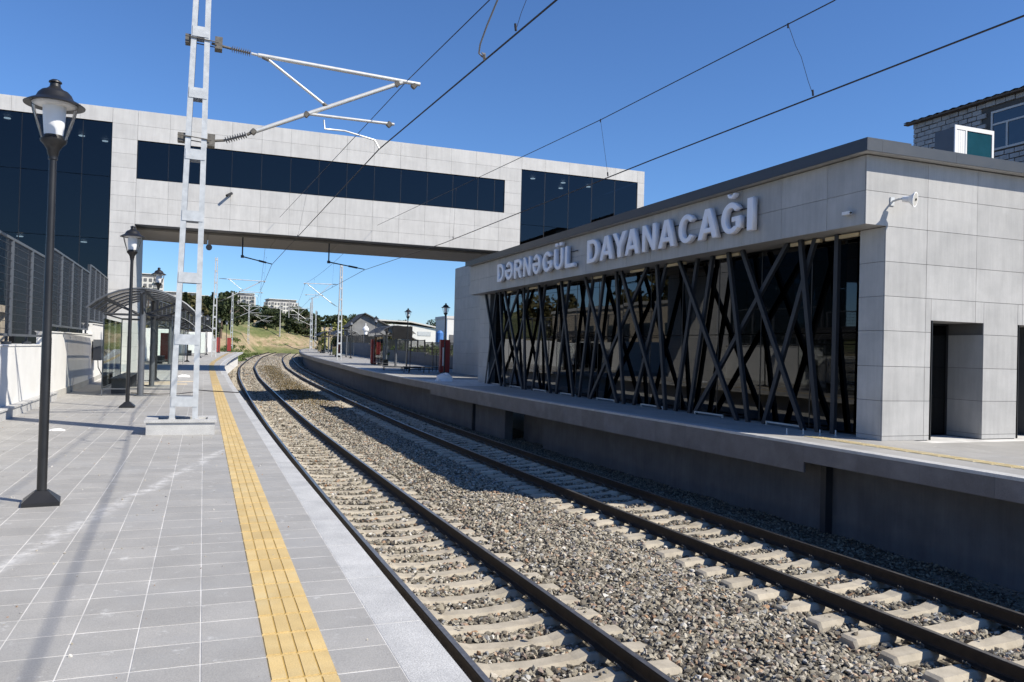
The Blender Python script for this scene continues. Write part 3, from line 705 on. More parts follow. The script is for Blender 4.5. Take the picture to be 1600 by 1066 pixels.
# ================================================================== CATENARY MASTS
def mast_proto(H, w0, w1, n, pitch, z0=0):
    t = thing('lattice_mast', '', 'mast', (0, 0, 0), group='galvanised catenary masts')
    for s in (-1, 1):
        mb = MB(); x0, x1 = s * w0 / 2, s * w1 / 2
        mb.beam((x0, 0, z0), (x1, 0, H), .012, .24, (0, 1, 0))
        for e in (-.116, .116): mb.beam((x0 - s * .04, e, z0), (x1 - s * .04, e, H), .08, .01, (0, 1, 0))
        part('channel', mb, M['galv'], t)
    for k in range(n):
        z = z0 + .42 + k * pitch
        if z > H - .1: break
        w = w0 + (w1 - w0) * (z - z0) / (H - z0)
        for e in (-.126, .126):
            mb = MB(); mb.box(-w / 2 + .012, w / 2 - .012, e - .004, e + .004, z, z + .17); part('batten_plate', mb, M['galv'], t)
    return t
def lerp(a, b, t): return tuple(a[i] + (b[i] - a[i]) * t for i in range(3))
def cantilever(label, P, group='catenary cantilevers', flip=1):
    """P: dict of world points"""
    t = thing('cantilever_arm', label, 'cantilever', P['lo0'], group=group)
    def tb(name, a, b, r, mat='galvtube', n=10): mb = MB(); mb.tube([a, b], r, n); return part(name, mb, M[mat], t, True, True)
    def insul(a, b):
        mb = MB(); k = 9; pts = []; rr = []
        for i in range(k):
            for q, r in ((.1, .018), (.35, .055), (.5, .06), (.62, .018)): pts.append(lerp(a, b, (i + q) / k)); rr.append(r)
        mb.tube(pts, rr, 12); return part('insulator', mb, M['insul'], t, False, True)
    tb('link_rod', P['up0'], P['ins0'], .022, 'rusty'); insul(P['ins0'], P['ins1']); tb('link_rod', P['ins1'], P['up1'], .022)
    tb('top_tube', P['up1'], P['up2'], .036)
    tb('link_rod', P['lo0'], P['li0'], .022, 'rusty'); insul(P['li0'], P['li1']); tb('link_rod', P['li1'], P['lo1'], .026, 'rusty')
    tb('bracket_tube', P['lo1'], P['lo2'], .038)
    tb('stay_tube', P['st0'], P['st1'], .024)
    mb = MB(); mb.tube([P['st0'], lerp(P['st0'], P['up1'], .6)], .03, 8); mb.tube([P['st1'], lerp(P['st1'], P['st0'], .07)], .035, 8); part('clamp', mb, M['rusty'], t, True, True)
    tb('registration_tube', P['sa0'], P['sa1'], .026)
    mb = MB(); mb.tube([P['cu0'], P['cu1'], P['cu2'], P['cu3'], P['cu4']], .016, 8); part('steady_arm', mb, M['galvtube'], t, True, True)
    mb = MB()
    for q in (P['up2'], P['lo2'], P['sa0'], P['sa1'], P['lo1']):
        c = lerp(q, P['lo1'], .04); mb.tube([(c[0] - .025, c[1], c[2] - .03), (c[0] + .03, c[1], c[2] + .035)], .05, 8)
    part('clamp', mb, M['rusty'], t, True, True)
    return t
mast0 = mast_proto(8.9, .43, .23, 9, 1.025)
mast0.location = (-.275, 14.37, .02); mast0.rotation_euler = (0, .0125, 0)
mast0['label'] = 'nearest galvanised lattice mast standing in a granite block on the left platform'
def mastbox():
    mb = MB()
    return mb
Ym = 14.37
P1 = {k: (v[0], Ym, v[1]) for k, v in dict(up0=(-.02, 6.55), ins0=(.3, 6.51), ins1=(.62, 6.48), up1=(.73, 6.47), up2=(3.59, 6.38), lo0=(-.06, 4.89), li0=(.24, 4.94), li1=(.59, 5.08), lo1=(.69, 5.14), lo2=(3.26, 6.37), st0=(.91, 6.41), st1=(1.92, 5.74), sa0=(1.6, 5.57), sa1=(3.13, 5.58), cu0=(1.87, 5.5), cu1=(1.89, 5.34), cu2=(2.24, 5.35), cu3=(2.78, 5.25), cu4=(2.87, 5.1)).items()}
cantilever('nearest cantilever arm reaching over the left track from the near mast', P1)
for z, xa in ((6.55, -.33), (4.9, -.38)):                              # clamp brackets round the mast
    mb = MB(); mb.box(xa - .18, xa - .04, Ym - .09, Ym + .09, z - .07, z + .07); mb.box(xa + .28, xa + .4, Ym - .1, Ym + .1, z - .1, z + .1)
    for e in (-.135, .135): mb.tube([(xa - .18, Ym + e, z + .02), (xa + .34, Ym + e, z - .01)], .009, 6)
    part('clamp_bracket', mb, M['rusty'], mast0, False, True)
mb = MB(); mb.tube([(.0, Ym - .14, 3.1), (.0, Ym - .1, 3.1)], .05, 14); part('tension_roller', mb, M['blackmetal'], mast0, False, True)
b = thing('mast_plinth', 'low speckled granite block at the foot of the nearest lattice mast', 'plinth', (-.3, 14.4, 0))
mb = MB(); mb.box(-.82, .21, 14.0, 14.78, 0, .2); part('block', mb, M['granite'], b, world=True)
mb = MB(); z0, z1 = .202, .245
mb.box(-.85, .24, 13.97, 14.1, z0, z1); mb.box(-.85, .24, 14.6, 14.8, z0, z1); mb.box(-.85, -.66, 14.102, 14.598, z0, z1); mb.box(.1, .24, 14.102, 14.598, z0, z1); mb.box(-.5, -.4, 14.102, 14.598, z0, z1); mb.box(-.1, -.03, 14.102, 14.598, z0, z1)
part('top_slab', mb, M['granite'], b, world=True)
def mast(x, y, label, s=1.0, z=0.):
    c = copytree(mast0)
    for ch in list(c.children):
        if ch.name.startswith(('clamp_bracket', 'tension_roller')): bpy.data.objects.remove(ch)
    c.location = (x, y, Gf(y) + z); c.rotation_euler = (0, 0, 0); c.scale = (s, s, s); c['label'] = label; return c
def far_cant(x0, x1, y, label, zc=6.85, s=1):
    """x0 mast side, x1 track side"""
    d = x1 - x0; sg = 1 if d > 0 else -1; P = {}
    def q(t, z): return (x0 + d * t, y, z)
    P = dict(up0=q(.04, zc), ins0=q(.1, zc), ins1=q(.2, zc - .01), up1=q(.22, zc - .01), up2=q(1.05, zc - .05), lo0=q(.04, zc - 2.0), li0=q(.1, zc - 1.93), li1=q(.19, zc - 1.75), lo1=q(.22, zc - 1.7), lo2=q(.93, zc - .12), st0=q(.26, zc - .05), st1=q(.55, zc - .93), sa0=q(.5, zc - 1.03), sa1=q(1., zc - 1.06), cu0=q(.6, zc - 1.1), cu1=q(.6, zc - 1.25), cu2=q(.7, zc - 1.25), cu3=q(.86, zc - 1.35), cu4=q(.88, zc - 1.5))
    return cantilever(label, P)
mast(.85, 74, 'second lattice mast on the left platform beyond the bridge', .97)
far_cant(.95, 4.8, 74, 'cantilever arm on the second left mast beyond the bridge', 7.15)
mast(4.1, 134, 'third lattice mast beside the green slope left of the tracks', 1.)
far_cant(4.3, 8.6, 134, 'cantilever arm on the third left mast by the slope', 7.6)
mast(9.4, 190, 'fourth, farthest lattice mast left of the tracks', 1.)
far_cant(9.6, 14.5, 190, 'cantilever arm on the farthest left mast', 8.0)
mast(11.45, 73, 'tall lattice mast standing on the right platform', .97)
far_cant(11.3, 8.3, 73, 'cantilever arm reaching left from the mast on the right platform', 7.1)
mast(16.3, 133, 'second lattice mast on the right platform, left of the tall one', .97)
far_cant(16.1, 12.8, 133, 'cantilever arm on the distant right platform mast', 7.5)
mast(18.6, 152, 'third distant lattice mast at the far end of the right platform', 1.)
mast(25, 196, 'farthest thin lattice mast at the right platform end', 1.)
far_cant(24.8, 20, 196, 'cantilever arm of the farthest right mast', 8.1)

# wires
def wire(name, label, pts, r, cat='wire', group='overhead wires', n=6, sub=14, sag=0):
    P = []
    for a, b in zip(pts[:-1], pts[1:]):
        L = math.dist(a, b)
        for k in range(sub): t = k / sub; q = lerp(a, b, t); P.append((q[0], q[1], q[2] - sag * 4 * t * (1 - t) * (L / 60) ** 2))
    P.append(pts[-1]); mb = MB(); mb.tube(P, r, n)
    return tag(link(name, mb.mesh(name, M['wire'])), label, cat, group)
wire('contact_wire', 'contact wire over the left track', [(3.9, -10, 5.2), (3.3, 7.5, 5.14), (2.87, 14.37, 5.1), (2.92, 39.5, 5.31), (4.35, 74, 5.65), (8.1, 134, 6.1), (13.9, 190, 6.5)], .011)
wire('messenger_wire', 'upper messenger wire over the left track, clamped to the bridge face', [(3.9, -12, 7.0), (3.48, 10.2, 6.25), (3.38, 14.37, 6.45), (3.12, 38.3, 7.4)], .008)
wire('messenger_wire', 'upper messenger wire of the left track beyond the bridge', [(3.1, 47, 7.2), (4.6, 74, 7.15), (8.4, 134, 7.6), (14.3, 190, 8.0)], .009, sag=1.)
wire('contact_wire', 'contact wire over the right track', [(8.3, -10, 5.15), (7.8, 5.8, 5.1), (7.63, 12.8, 5.1), (7.5, 26, 5.1), (7.32, 39.5, 5.32), (8.7, 73, 5.6), (13.2, 133, 6.0), (20.6, 196, 6.6)], .011)
wire('messenger_wire', 'upper messenger wire over the right track, clamped to the bridge face', [(6.9, -8, 6.6), (7.25, 7.9, 6.0), (7.4, 14.5, 6.25), (7.66, 38.3, 7.4)], .008)
wire('messenger_wire', 'upper messenger wire of the right track beyond the bridge', [(7.7, 47, 7.2), (8.3, 73, 7.05), (12.9, 133, 7.45), (20.2, 196, 8.1)], .009, sag=1.)
def dropper(x0, z0, x1, z1, y, label, y1=None, kink=.03):
    y1 = y if y1 is None else y1
    mb = MB(); a = (x0, y, z0); b_ = (x1, y1, z1)
    mb.tube([a, lerp(a, b_, .3), (lerp(a, b_, .45)[0] + kink, lerp(a, b_, .45)[1], lerp(a, b_, .45)[2]), lerp(a, b_, .8), b_], .0035, 5)
    mb.tube([(x1 - .01, y1, z1 + .07), (x1, y1, z1 - .01)], .014, 6); mb.tube([(x0, y, z0 + .015), (x0, y, z0 - .05)], .012, 6)
    return tag(link('dropper_wire', mb.mesh('dropper_wire', M['wire'])), label, 'dropper', 'dropper wires')
dropper(7.27, 6.03, 7.72, 5.13, 8.75, 'kinked dropper wire hanging to the right contact wire near the upper right')
dropper(7.4, 6.25, 7.6, 5.13, 14.5, 'thin dropper wire hanging to the right contact wire above the bridge tower', kink=0)
dropper(3.5, 6.2, 3.19, 5.13, 8.4, 'short dropper on the left contact wire near the top edge')
dropper(3.18, 6.95, 2.89, 5.2, 28, 'dropper of the left track wires in front of the bridge windows', kink=0)
dropper(7.55, 6.75, 7.5, 5.12, 25, 'dropper of the right track wires in front of the bridge', kink=0)
for i, (yy_, xm, zm, xc, zc_) in enumerate([(52, 3.5, 6.95, 3.4, 5.45), (62, 4., 6.85, 3.8, 5.55), (66, 8.2, 6.9, 8.35, 5.55), (54, 7.95, 7.0, 7.9, 5.45), (90, 5.6, 7.0, 5.35, 5.8), (110, 7., 7.0, 6.7, 5.95)]):
    dropper(xm, zm, xc, zc_, yy_, ['dropper just beyond the bridge over the left track', 'second dropper beyond the bridge over the left track', 'dropper by the right platform mast', 'dropper just beyond the bridge over the right track', 'far dropper over the left track', 'farthest dropper over the left track'][i], kink=0)
mb = MB(); c = [(3.42, 8.9, 6.25), (3.3, 8.85, 6.0), (3.15, 8.9, 5.7), (3.08, 9.1, 5.42), (3.05, 9.25, 5.24), (3.07, 9.35, 5.17), (3.14, 9.42, 5.16), (3.17, 9.46, 5.2), (3.16, 9.5, 5.24)]
mb.tube(c, .011, 7); mb.tube([(3.14, 9.36, 5.18), (3.17, 9.42, 5.13)], .02, 6)
tag(link('feeder_loop', mb.mesh('feeder_loop', M['insul'])), 'curved feeder cable hooking onto the left contact wire at the top', 'cable')
# brackets hung from the bridge
for X0, X1, zt, zb, zl, lab, ye in ((1.58, 2.92, 6.6, 5.6, 5.33, 'black angled wire bracket hung from the bridge over the left track', 39.5), (5.57, 7.32, 6.6, 5.6, 5.35, 'black angled wire bracket hung from the bridge over the right track', 39.5)):
    b = thing('wire_bracket', lab, 'bracket', (X0, ye, zt), group='wire brackets under the bridge')
    mb = MB(); mb.tube([(X0, ye, zt), (X0, ye, zb)], .032, 8); mb.box(X0 - .07, X0 + .07, ye - .07, ye + .07, zb - .06, zb + .06); part('hanger', mb, M['blackmetal'], b, False, True)
    mb = MB(); mb.tube([(X0, ye, zb), (X1, ye, zl)], [.03, .022], 8); mb.tube([(X0 + (X1 - X0) * .55, ye, zb + (zl - zb) * .55), (X0 + (X1 - X0) * .8, ye, zb + (zl - zb) * .8)], .045, 8); part('arm', mb, M['blackmetal'], b, False, True)

# ================================================================== FOOTBRIDGE
BY = 38.5; BB = 43.4
br = thing('footbridge', 'pale panel-clad enclosed footbridge with dark window strip crossing the tracks', 'footbridge', (5, BY, 6.6))
mb = MB()
mb.box(-2.93, 15.13, BY + .025, BY + .3, 10.32, 11.58); mb.box(-2.93, 15.13, BY + .025, BY + .3, 6.64, 8.59); mb.box(14.26, 15.13, BY + .025, BY + .3, 8.6, 10.31)
mb.box(-3.93, -2.97, BY + .025, BB - .03, -.3, 11.58); mb.box(-30, -3.96, BY + .025, BY + .3, 10.98, 11.58)
mb.box(15.15, 22.43, BY + .025, BY + .3, 10.98, 11.58); mb.box(22.03, 22.43, BY + .3, BB + 3, -.5, 10.97)
mb.box(-30, 22.43, BY + .32, BB - .03, 11.3, 11.5)      # roof
mb.box(-2.9, 14.2, BY + .32, BB - .05, 6.72, 6.95)      # deck
mb.box(-30, 22.43, BB - .3, BB - .04, 6.9, 11.28)        # back wall
part('core', mb, M['joint'], br, world=True)
zr = [6.62, 7.15, 7.82, 8.61, 9.04, 9.66, 10.3, 10.94, 11.6]
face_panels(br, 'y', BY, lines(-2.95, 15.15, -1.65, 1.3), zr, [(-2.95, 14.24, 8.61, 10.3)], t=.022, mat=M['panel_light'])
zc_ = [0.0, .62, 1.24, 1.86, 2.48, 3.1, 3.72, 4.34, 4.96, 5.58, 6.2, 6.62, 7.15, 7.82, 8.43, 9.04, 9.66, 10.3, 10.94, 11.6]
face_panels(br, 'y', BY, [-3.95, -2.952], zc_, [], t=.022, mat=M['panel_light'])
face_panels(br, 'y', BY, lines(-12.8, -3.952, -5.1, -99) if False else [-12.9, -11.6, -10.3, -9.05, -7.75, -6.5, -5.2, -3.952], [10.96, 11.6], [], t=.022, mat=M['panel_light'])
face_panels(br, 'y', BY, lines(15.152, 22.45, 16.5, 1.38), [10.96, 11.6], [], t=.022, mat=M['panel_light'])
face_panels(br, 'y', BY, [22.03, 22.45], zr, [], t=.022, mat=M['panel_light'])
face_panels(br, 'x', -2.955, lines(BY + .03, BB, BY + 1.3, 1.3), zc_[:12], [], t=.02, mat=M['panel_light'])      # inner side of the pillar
mb = MB(); mb.box(-2.95, 15.1, BY - .008, BY + .9, 6.585, 6.618); part('soffit_shade_strip', mb, M['blackmetal'], br, world=True)  # black strip stands in for the shade of a recess at the front
M['brownsoffit'] = basic('brown_grey_soffit', (.3, .275, .245), .7, var=.08)
for k in range(6):
    mb = MB(); x = -2.95 + k * 3.0; mb.box(x + .01, min(x + 2.99, 15.1), BY + .92, BB, 6.5, 6.6); part('soffit_panel', mb, M['brownsoffit'], br, world=True)
def glazing(parent, xs, z0, z1, y, zsplit=(), mat='glass', axis='y', frame=.035, fm='darkmetal', lab=None):
    zs = [z0, *zsplit, z1]
    off = Vector((0, 0, 0)); p = parent
    while p is not None: off += p.location; p = p.parent
    for a, b_ in zip(xs[:-1], xs[1:]):
        for c0, c1 in zip(zs[:-1], zs[1:]):
            w_ = b_ - a - .02; h_ = c1 - c0 - .02
            if axis == 'y': link('pane', boxmesh(w_, .012, h_, M[mat], 'pane'), parent, Vector(((a + b_) / 2, y, (c0 + c1) / 2)) - off, (random.uniform(-.006, .006), 0, random.uniform(-.006, .006)))
            else: link('pane', boxmesh(.012, w_, h_, M[mat], 'pane'), parent, Vector((y, (a + b_) / 2, (c0 + c1) / 2)) - off, (0, random.uniform(-.002, .002), random.uniform(-.002, .002)))
    for a in xs:
        mb = MB()
        if axis == 'y': mb.box(a - frame / 2, a + frame / 2, y - .012, y + .08, z0, z1)
        else: mb.box(y - .012, y + .08, a - frame / 2, a + frame / 2, z0, z1)
        part('mullion', mb, M[fm], parent, world=True)
win = thing('window_strip', None, None, (0, 0, 0)); win.parent = br; win.location = (-5, -BY, -6.6)
glazing(win, [-2.93, -1.68, -.35, .98, 2.27, 3.57, 4.87, 6.18, 7.5, 8.81, 10.15, 11.47, 12.8, 13.7, 14.22], 8.63, 10.28, BY + .06, frame=.02, fm='blackmetal')
winl = thing('tower_glazing', None, None); winl.parent = br; winl.location = (-5, -BY, -6.6)
glazing(winl, [-12.4, -11.1, -9.8, -8.5, -7.35, -6.2, -5.08, -3.97], .9, 10.94, BY + .06, (3.0, 5.9, 8.6), frame=.025, fm='blackmetal')
winr = thing('tower_glazing', None, None); winr.parent = br; winr.location = (-5, -BY, -6.6)
glazing(winr, [15.17, 16.5, 17.88, 19.25, 20.64, 22.02], 4.4, 10.94, BY + .06, (6.6, 8.1, ), frame=.025, fm='blackmetal')
mb = MB(); mb.box(-12.4, -4.0, BY + .4, BB - .4, 1.2, 1.26); mb.box(-12.4, -4, BB - .38, BB - .32, 1.2, 11.2); mb.box(-12.4, -4, BY + .4, BB - .4, 6.0, 6.1); mb.box(15.2, 22, BY + .4, BB - .4, 4.2, 4.3); mb.box(15.2, 22, BB - .38, BB - .32, 4.2, 11.2); mb.box(-12.4, 22, BY + .4, BB - .4, 10.97, 11.02)
part('interior', mb, M['darkmetal'], br, world=True)
for (x, y, z) in ((-10.8, 40, 10.9), (-9.4, 40.6, 10.9), (-8.1, 39.6, 10.9), (-6.6, 40.2, 10.9), (-5.5, 41.4, 10.9), (-4.6, 42, 10.9), (-7.6, 40.2, 5.95), (-5.2, 40.8, 5.95), (-9.3, 41, 5.95), (16.4, 40, 10.9), (18.3, 40.2, 10.9), (20.0, 40.5, 10.9), (18.8, 41.6, 10.9), (15.5, 40, 10.9)):
    mb = MB(); mb.lathe([(.13, z - .03), (.13, z)], (x, y, 0), 12); part('ceiling_lamp', mb, M['lamp_on'], br, world=True)
# wall camera on the bridge face
b = thing('security_camera', 'small black security camera on the bridge face below the window strip', 'camera', (.94, BY, 8.28), group='security cameras')
mb = MB(); mb.tube([(0, -.0, 0), (0, -.14, .02)], .03, 8); part('mount', mb, M['blackmetal'], b); mb = MB(); mb.tube([(.06, -.06, .05), (-.16, -.3, -.12)], .06, 10); part('body', mb, M['blackmetal'], b)
# stair tower under the right end of the bridge
tw = thing('stair_tower', 'shaded pale-panelled tower wall under the right end of the bridge', 'tower', (14.1, 42, 0))
mb = MB(); mb.box(14.13, 21.9, BY + .35, 46.4, -.3, 6.4); part('core', mb, M['joint'], tw, world=True)
face_panels(tw, 'x', 14.125, lines(BY + .35, 46.4, BY + 1.3, 1.3), [0, .65, 1.3, 1.95, 2.6, 3.25, 3.9, 4.55, 5.2, 5.85, 6.4], [], t=-.02)

# ================================================================== STATION BUILDING
st = thing('station_building', 'grey panel-clad station hall with crossed dark bars over black glass', 'station', (14, 11.44, 0))
FX, WX, SY, NY = 11.37, 11.87, 11.44, 35.0
GX = 12.2; gy0, gy1 = 12.07, 33.6
mb = MB()
mb.box(FX + .022, 13.2, SY + .022, NY, 4.06, 5.33)                      # fascia box
mb.box(WX + .022, GX + .1, SY + .022, gy0 - .022, -.1, 4.055); mb.box(WX + .022, GX + .1, gy1 + .03, NY, -.1, 4.055)
mb.box(13.2, 24, SY + .3, NY, 4.3, 5.33)                            # roof body
mb.box(GX + .1, 13.03, SY + .022, SY + .3, -.1, 4.055); mb.box(14.48, 15.4, SY + .022, SY + 1.0, -.1, 4.055); mb.box(16.8, 24, SY + .022, SY + .3, -.1, 4.055)
mb.box(13.03, 14.48, SY + .022, SY + .3, 2.32, 4.055); mb.box(15.4, 16.8, SY + .022, SY + .3, 2.32, 4.055); mb.box(13.2, 24, SY + .022, SY + .3, 4.3, 5.32)
mb.box(16.5, 16.7, SY + .3, NY, 0, 4.3); mb.box(GX + .1, 16.5, SY + 1.0, NY, -.05, .0); mb.box(12.3, 24, NY - .2, NY, -.1, 4.3)
part('core', mb, M['joint'], st, world=True)
zs = [0, .09, .75, 1.4, 2.07, 2.72, 3.37, 4.03, 4.66, 5.32]
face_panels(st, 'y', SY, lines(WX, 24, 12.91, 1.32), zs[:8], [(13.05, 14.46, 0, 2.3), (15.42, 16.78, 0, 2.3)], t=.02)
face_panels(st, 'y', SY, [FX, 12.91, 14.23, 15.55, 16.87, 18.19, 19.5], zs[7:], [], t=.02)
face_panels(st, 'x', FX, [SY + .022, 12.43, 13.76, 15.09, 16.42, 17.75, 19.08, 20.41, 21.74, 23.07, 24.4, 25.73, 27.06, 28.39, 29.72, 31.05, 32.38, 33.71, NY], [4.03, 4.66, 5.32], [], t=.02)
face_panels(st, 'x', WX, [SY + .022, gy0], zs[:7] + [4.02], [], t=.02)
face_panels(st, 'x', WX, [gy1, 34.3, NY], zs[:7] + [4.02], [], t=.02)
mb = MB(); mb.box(FX, GX + .1, SY + .03, NY, 4.032, 4.05); part('fascia_soffit', mb, M['panel'], st, world=True)
mb = MB(); mb.box(GX - .03, GX + .09, gy0 - .02, gy0, 0, 4.0); part('jamb', mb, M['blackmetal'], st, world=True)
# coping in lengths
yy = 11.2
while yy < NY:
    y1 = min(yy + 2.6, NY + .1); mb = MB(); mb.box(11.14, 11.165, yy, y1 - .004, 5.325, 5.53); mb.box(11.14, 12.2, yy, y1 - .004, 5.531, 5.56); part('coping', mb, M['coping'], st, world=True); yy += 2.6
xx = 11.166; first = True
while xx < 24:
    x1 = xx + (.34 if first else 1.85); first = False
    mb = MB(); mb.box(xx, x1 - .004, 11.2, 11.225, 5.325, 5.53); part('coping', mb, M['coping'], st, world=True); xx = x1
mb = MB(); mb.box(11.168, 24, 11.228, 11.6, 5.34, 5.36); mb.box(11.168, 11.6, 11.6, NY, 5.34, 5.36); part('eave_soffit', mb, M['panel'], st, world=True)
mb = MB(); mb.box(11.6, 24, 11.23, NY, 5.42, 5.5); part('roof', mb, M['roofgrey'], st, world=True)
# doorways: reveals, black glazed doors
for x0, x1 in ((13.05, 14.46), (15.42, 16.78)):
    d = thing('doorway', None, None); d.parent = st; d.location = (-14, -SY, 0)
    mb = MB(); mb.box(x0 + .05, x1 - .05, SY + .82, SY + .84, .0, 2.26); mb2 = MB(); mb2.box(x0, x0 + .05, SY + .8, SY + .86, 0, 2.3); mb2.box(x1 - .05, x1, SY + .8, SY + .86, 0, 2.3); mb2.box(x0 + .05, x1 - .05, SY + .8, SY + .86, 2.26, 2.3); mb2.box(x0 + .03, x0 + .05, SY - .002, SY + .8, 0, 2.3)
    part('door_glass', mb, M['glass_station'], d, world=True); part('door_frame', mb2, M['blackmetal'], d, world=True)
    mb = MB(); mb.tube([(x0 + .35, SY + .78, .9), (x0 + .35, SY + .78, 1.5)], .015, 6); part('door_handle', mb, M['galv'], d, world=True)
    mb = MB(); mb.box(x0, x1, SY + .02, SY + .9, 2.302, 2.315); part('lintel', mb, M['panel'], d, world=True)
    for j in range(4):
        mb = MB(); a, b_ = [0, .09, .75, 1.4, 2.07][j:j + 2]; mb.box(x1, x1 + .02, SY + .022, SY + .8, a + .004, b_ - .004); part('reveal_panel', mb, M['panel'], d, world=True)
# black glazing
gl = thing('front_glazing', None, None); gl.parent = st; gl.location = (-14, -SY, 0)
ys_g = list(np.linspace(gy0, gy1, 14)); glazing(gl, ys_g, .04, 4.0, GX, (2.05,), 'glass_station', 'x', .03, 'blackmetal')
# crossed bars
M['barmetal'] = basic('dark_slate_bars', (.021, .024, .03), .55, .1, var=.1, bump=.03)
bars = [(12.39, 12.41), (13.44, 12.82), (13.0, 14.49), (13.82, 17.17), (15.39, 13.23), (15.91, 15.04), (16.54, 17.39), (18.03, 15.44), (17.18, 18.04), (19.14, 18.53), (18.62, 20.23), (21.16, 18.82), (19.64, 23.01), (21.47, 20.81), (23.59, 21.19), (22.24, 23.11), (22.98, 23.81), (25.47, 24.26), (24.79, 25.63), (27.47, 26.16), (26.84, 27.82), (28.96, 28.55), (31.09, 28.79), (29.42, 32.91), (31.66, 30.78), (33.51, 31.22), (32.1, 33.17), (28.39, 30.14)]
for i, (a, b_) in enumerate(bars):
    x = 11.8 + (.0 if b_ < a else .085); a *= x / 11.62; b_ *= x / 11.62
    mb = MB(); mb.beam((x, a, 4.03), (x, b_, .0), .09, .125, (0, 1, 0)) if abs(a - b_) > 99 else mb.beam((x, a, 4.03), (x, b_, .0), .108, .08, (1, 0, 0))
    part('bar', mb, M['barmetal'], st, world=True)
# linear lights along sill and head of the glazing
M['tan'] = basic('tan_light_housing', (.55, .45, .28), .5, bump=0); M['pale'] = basic('pale_light_housing', (.5, .49, .45), .5, bump=0)
for y in (12.55, 13.6, 16.3, 18.6, 20.6, 23.2, 25.9, 28.6, 31.4):
    mb = MB(); mb.box(11.86, 11.93, y - .45, y + .45, 3.93, 4.0); part('ceiling_light', mb, M['tan'], st, world=True)
for y in (14.1, 16.9, 19.6, 22.4, 25.2, 27.7, 30.2, 32.4):
    mb = MB(); mb.box(11.83, 11.87, y - .6, y + .6, .05, .085); mb.box(11.83, 11.87, y - .6, y - .57, 0, .05); mb.box(11.83, 11.87, y + .57, y + .6, 0, .05); part('sill_light', mb, M['pale'], st, world=True)

# ---- sign letters
sg = thing('station_sign', 'raised white letters of the station name on the grey fascia', 'sign', (FX, 22, 4.3))
LET = [('D', 30.86, 30.08), ('Ə', 29.96, 29.07), ('R', 28.96, 28.1), ('N', 28.0, 27.24), ('Ə', 27.09, 26.33), ('G', 26.17, 25.31), ('Ü', 25.18, 24.4), ('L', 24.26, 23.51), ('D', 22.62, 21.81), ('A', 21.76, 20.86), ('Y', 20.96, 20.05), ('A', 20.2, 19.34), ('N', 19.23, 18.47), ('A', 18.4, 17.54), ('C', 17.43, 16.66), ('A', 16.58, 15.72), ('Ğ', 15.63, 14.86), ('I', 14.68, 14.42)]
def arcp(cx, cy, rx, ry, a0, a1, n=14): return [(cx + rx * math.cos(math.radians(a0 + (a1 - a0) * i / n)), cy + ry * math.sin(math.radians(a0 + (a1 - a0) * i / n))) for i in range(n + 1)]
def outline(ch):
    if ch == 'I': return [[(0, 0), (1, 0), (1, 1), (0, 1)]]
    if ch == 'L': return [[(0, 0), (1, 0), (1, .2), (.27, .2), (.27, 1), (0, 1)]]
    if ch == 'D': return [[(0, 0)] + arcp(.5, .5, .5, .5, -90, 90) + [(0, 1)], [(.27, .2), (.27, .8)] + arcp(.47, .5, .26, .3, 90, -90)]
    if ch == 'C': return [arcp(.5, .5, .5, .5, 32, 328, 26) + arcp(.5, .5, .24, .3, 322, 38, 22)]
    g = [arcp(.5, .5, .5, .5, 32, 318, 26) + [(1, .12), (1, .54), (.54, .54), (.54, .37), (.74, .37), (.74, .25)] + arcp(.5, .5, .24, .3, -52, -322, 22)]
    if ch == 'G': return g
    if ch == 'Ğ': return g + [arcp(.5, 1.27, .21, .18, 180, 360, 12) + arcp(.5, 1.27, .09, .06, 360, 180, 8)]
    if ch == 'Ü': return [[(0, 1)] + arcp(.5, .4, .5, .4, 180, 360, 16) + [(1, 1), (.74, 1)] + arcp(.5, .4, .24, .21, 360, 180, 12) + [(.26, 1)], [(.13, 1.08), (.38, 1.08), (.38, 1.26), (.13, 1.26)], [(.62, 1.08), (.87, 1.08), (.87, 1.26), (.62, 1.26)]]
    if ch == 'A': return [[(0, 0), (.26, 0), (.33, .2), (.67, .2), (.74, 0), (1, 0), (.645, 1), (.355, 1)], [(.395, .38), (.5, .72), (.605, .38)]]
    if ch == 'N': return [[(0, 0), (.26, 0), (.26, .6), (.74, 0), (1, 0), (1, 1), (.74, 1), (.74, .4), (.27, 1), (0, 1)]]
    if ch == 'Y': return [[(.365, 0), (.635, 0), (.635, .42), (1, 1), (.71, 1), (.5, .65), (.29, 1), (0, 1), (.365, .42)]]
    if ch == 'R': return [[(0, 0), (.27, 0), (.27, .38), (.44, .38), (.7, 0), (1, 0), (.72, .43)] + arcp(.58, .7, .38, .3, -62, 90, 12) + [(0, 1)], [(.27, .58), (.27, .81)] + arcp(.55, .695, .15, .115, 90, -90, 8)]
    if ch == 'Ə': return [arcp(.5, .5, .5, .5, 148, -180, 28) + [(0, .6), (.73, .6)] + arcp(.5, .5, .24, .3, 22, 142, 12), [(.28, .42), (.73, .42)] + arcp(.5, .5, .24, .3, -18, -162, 12)]
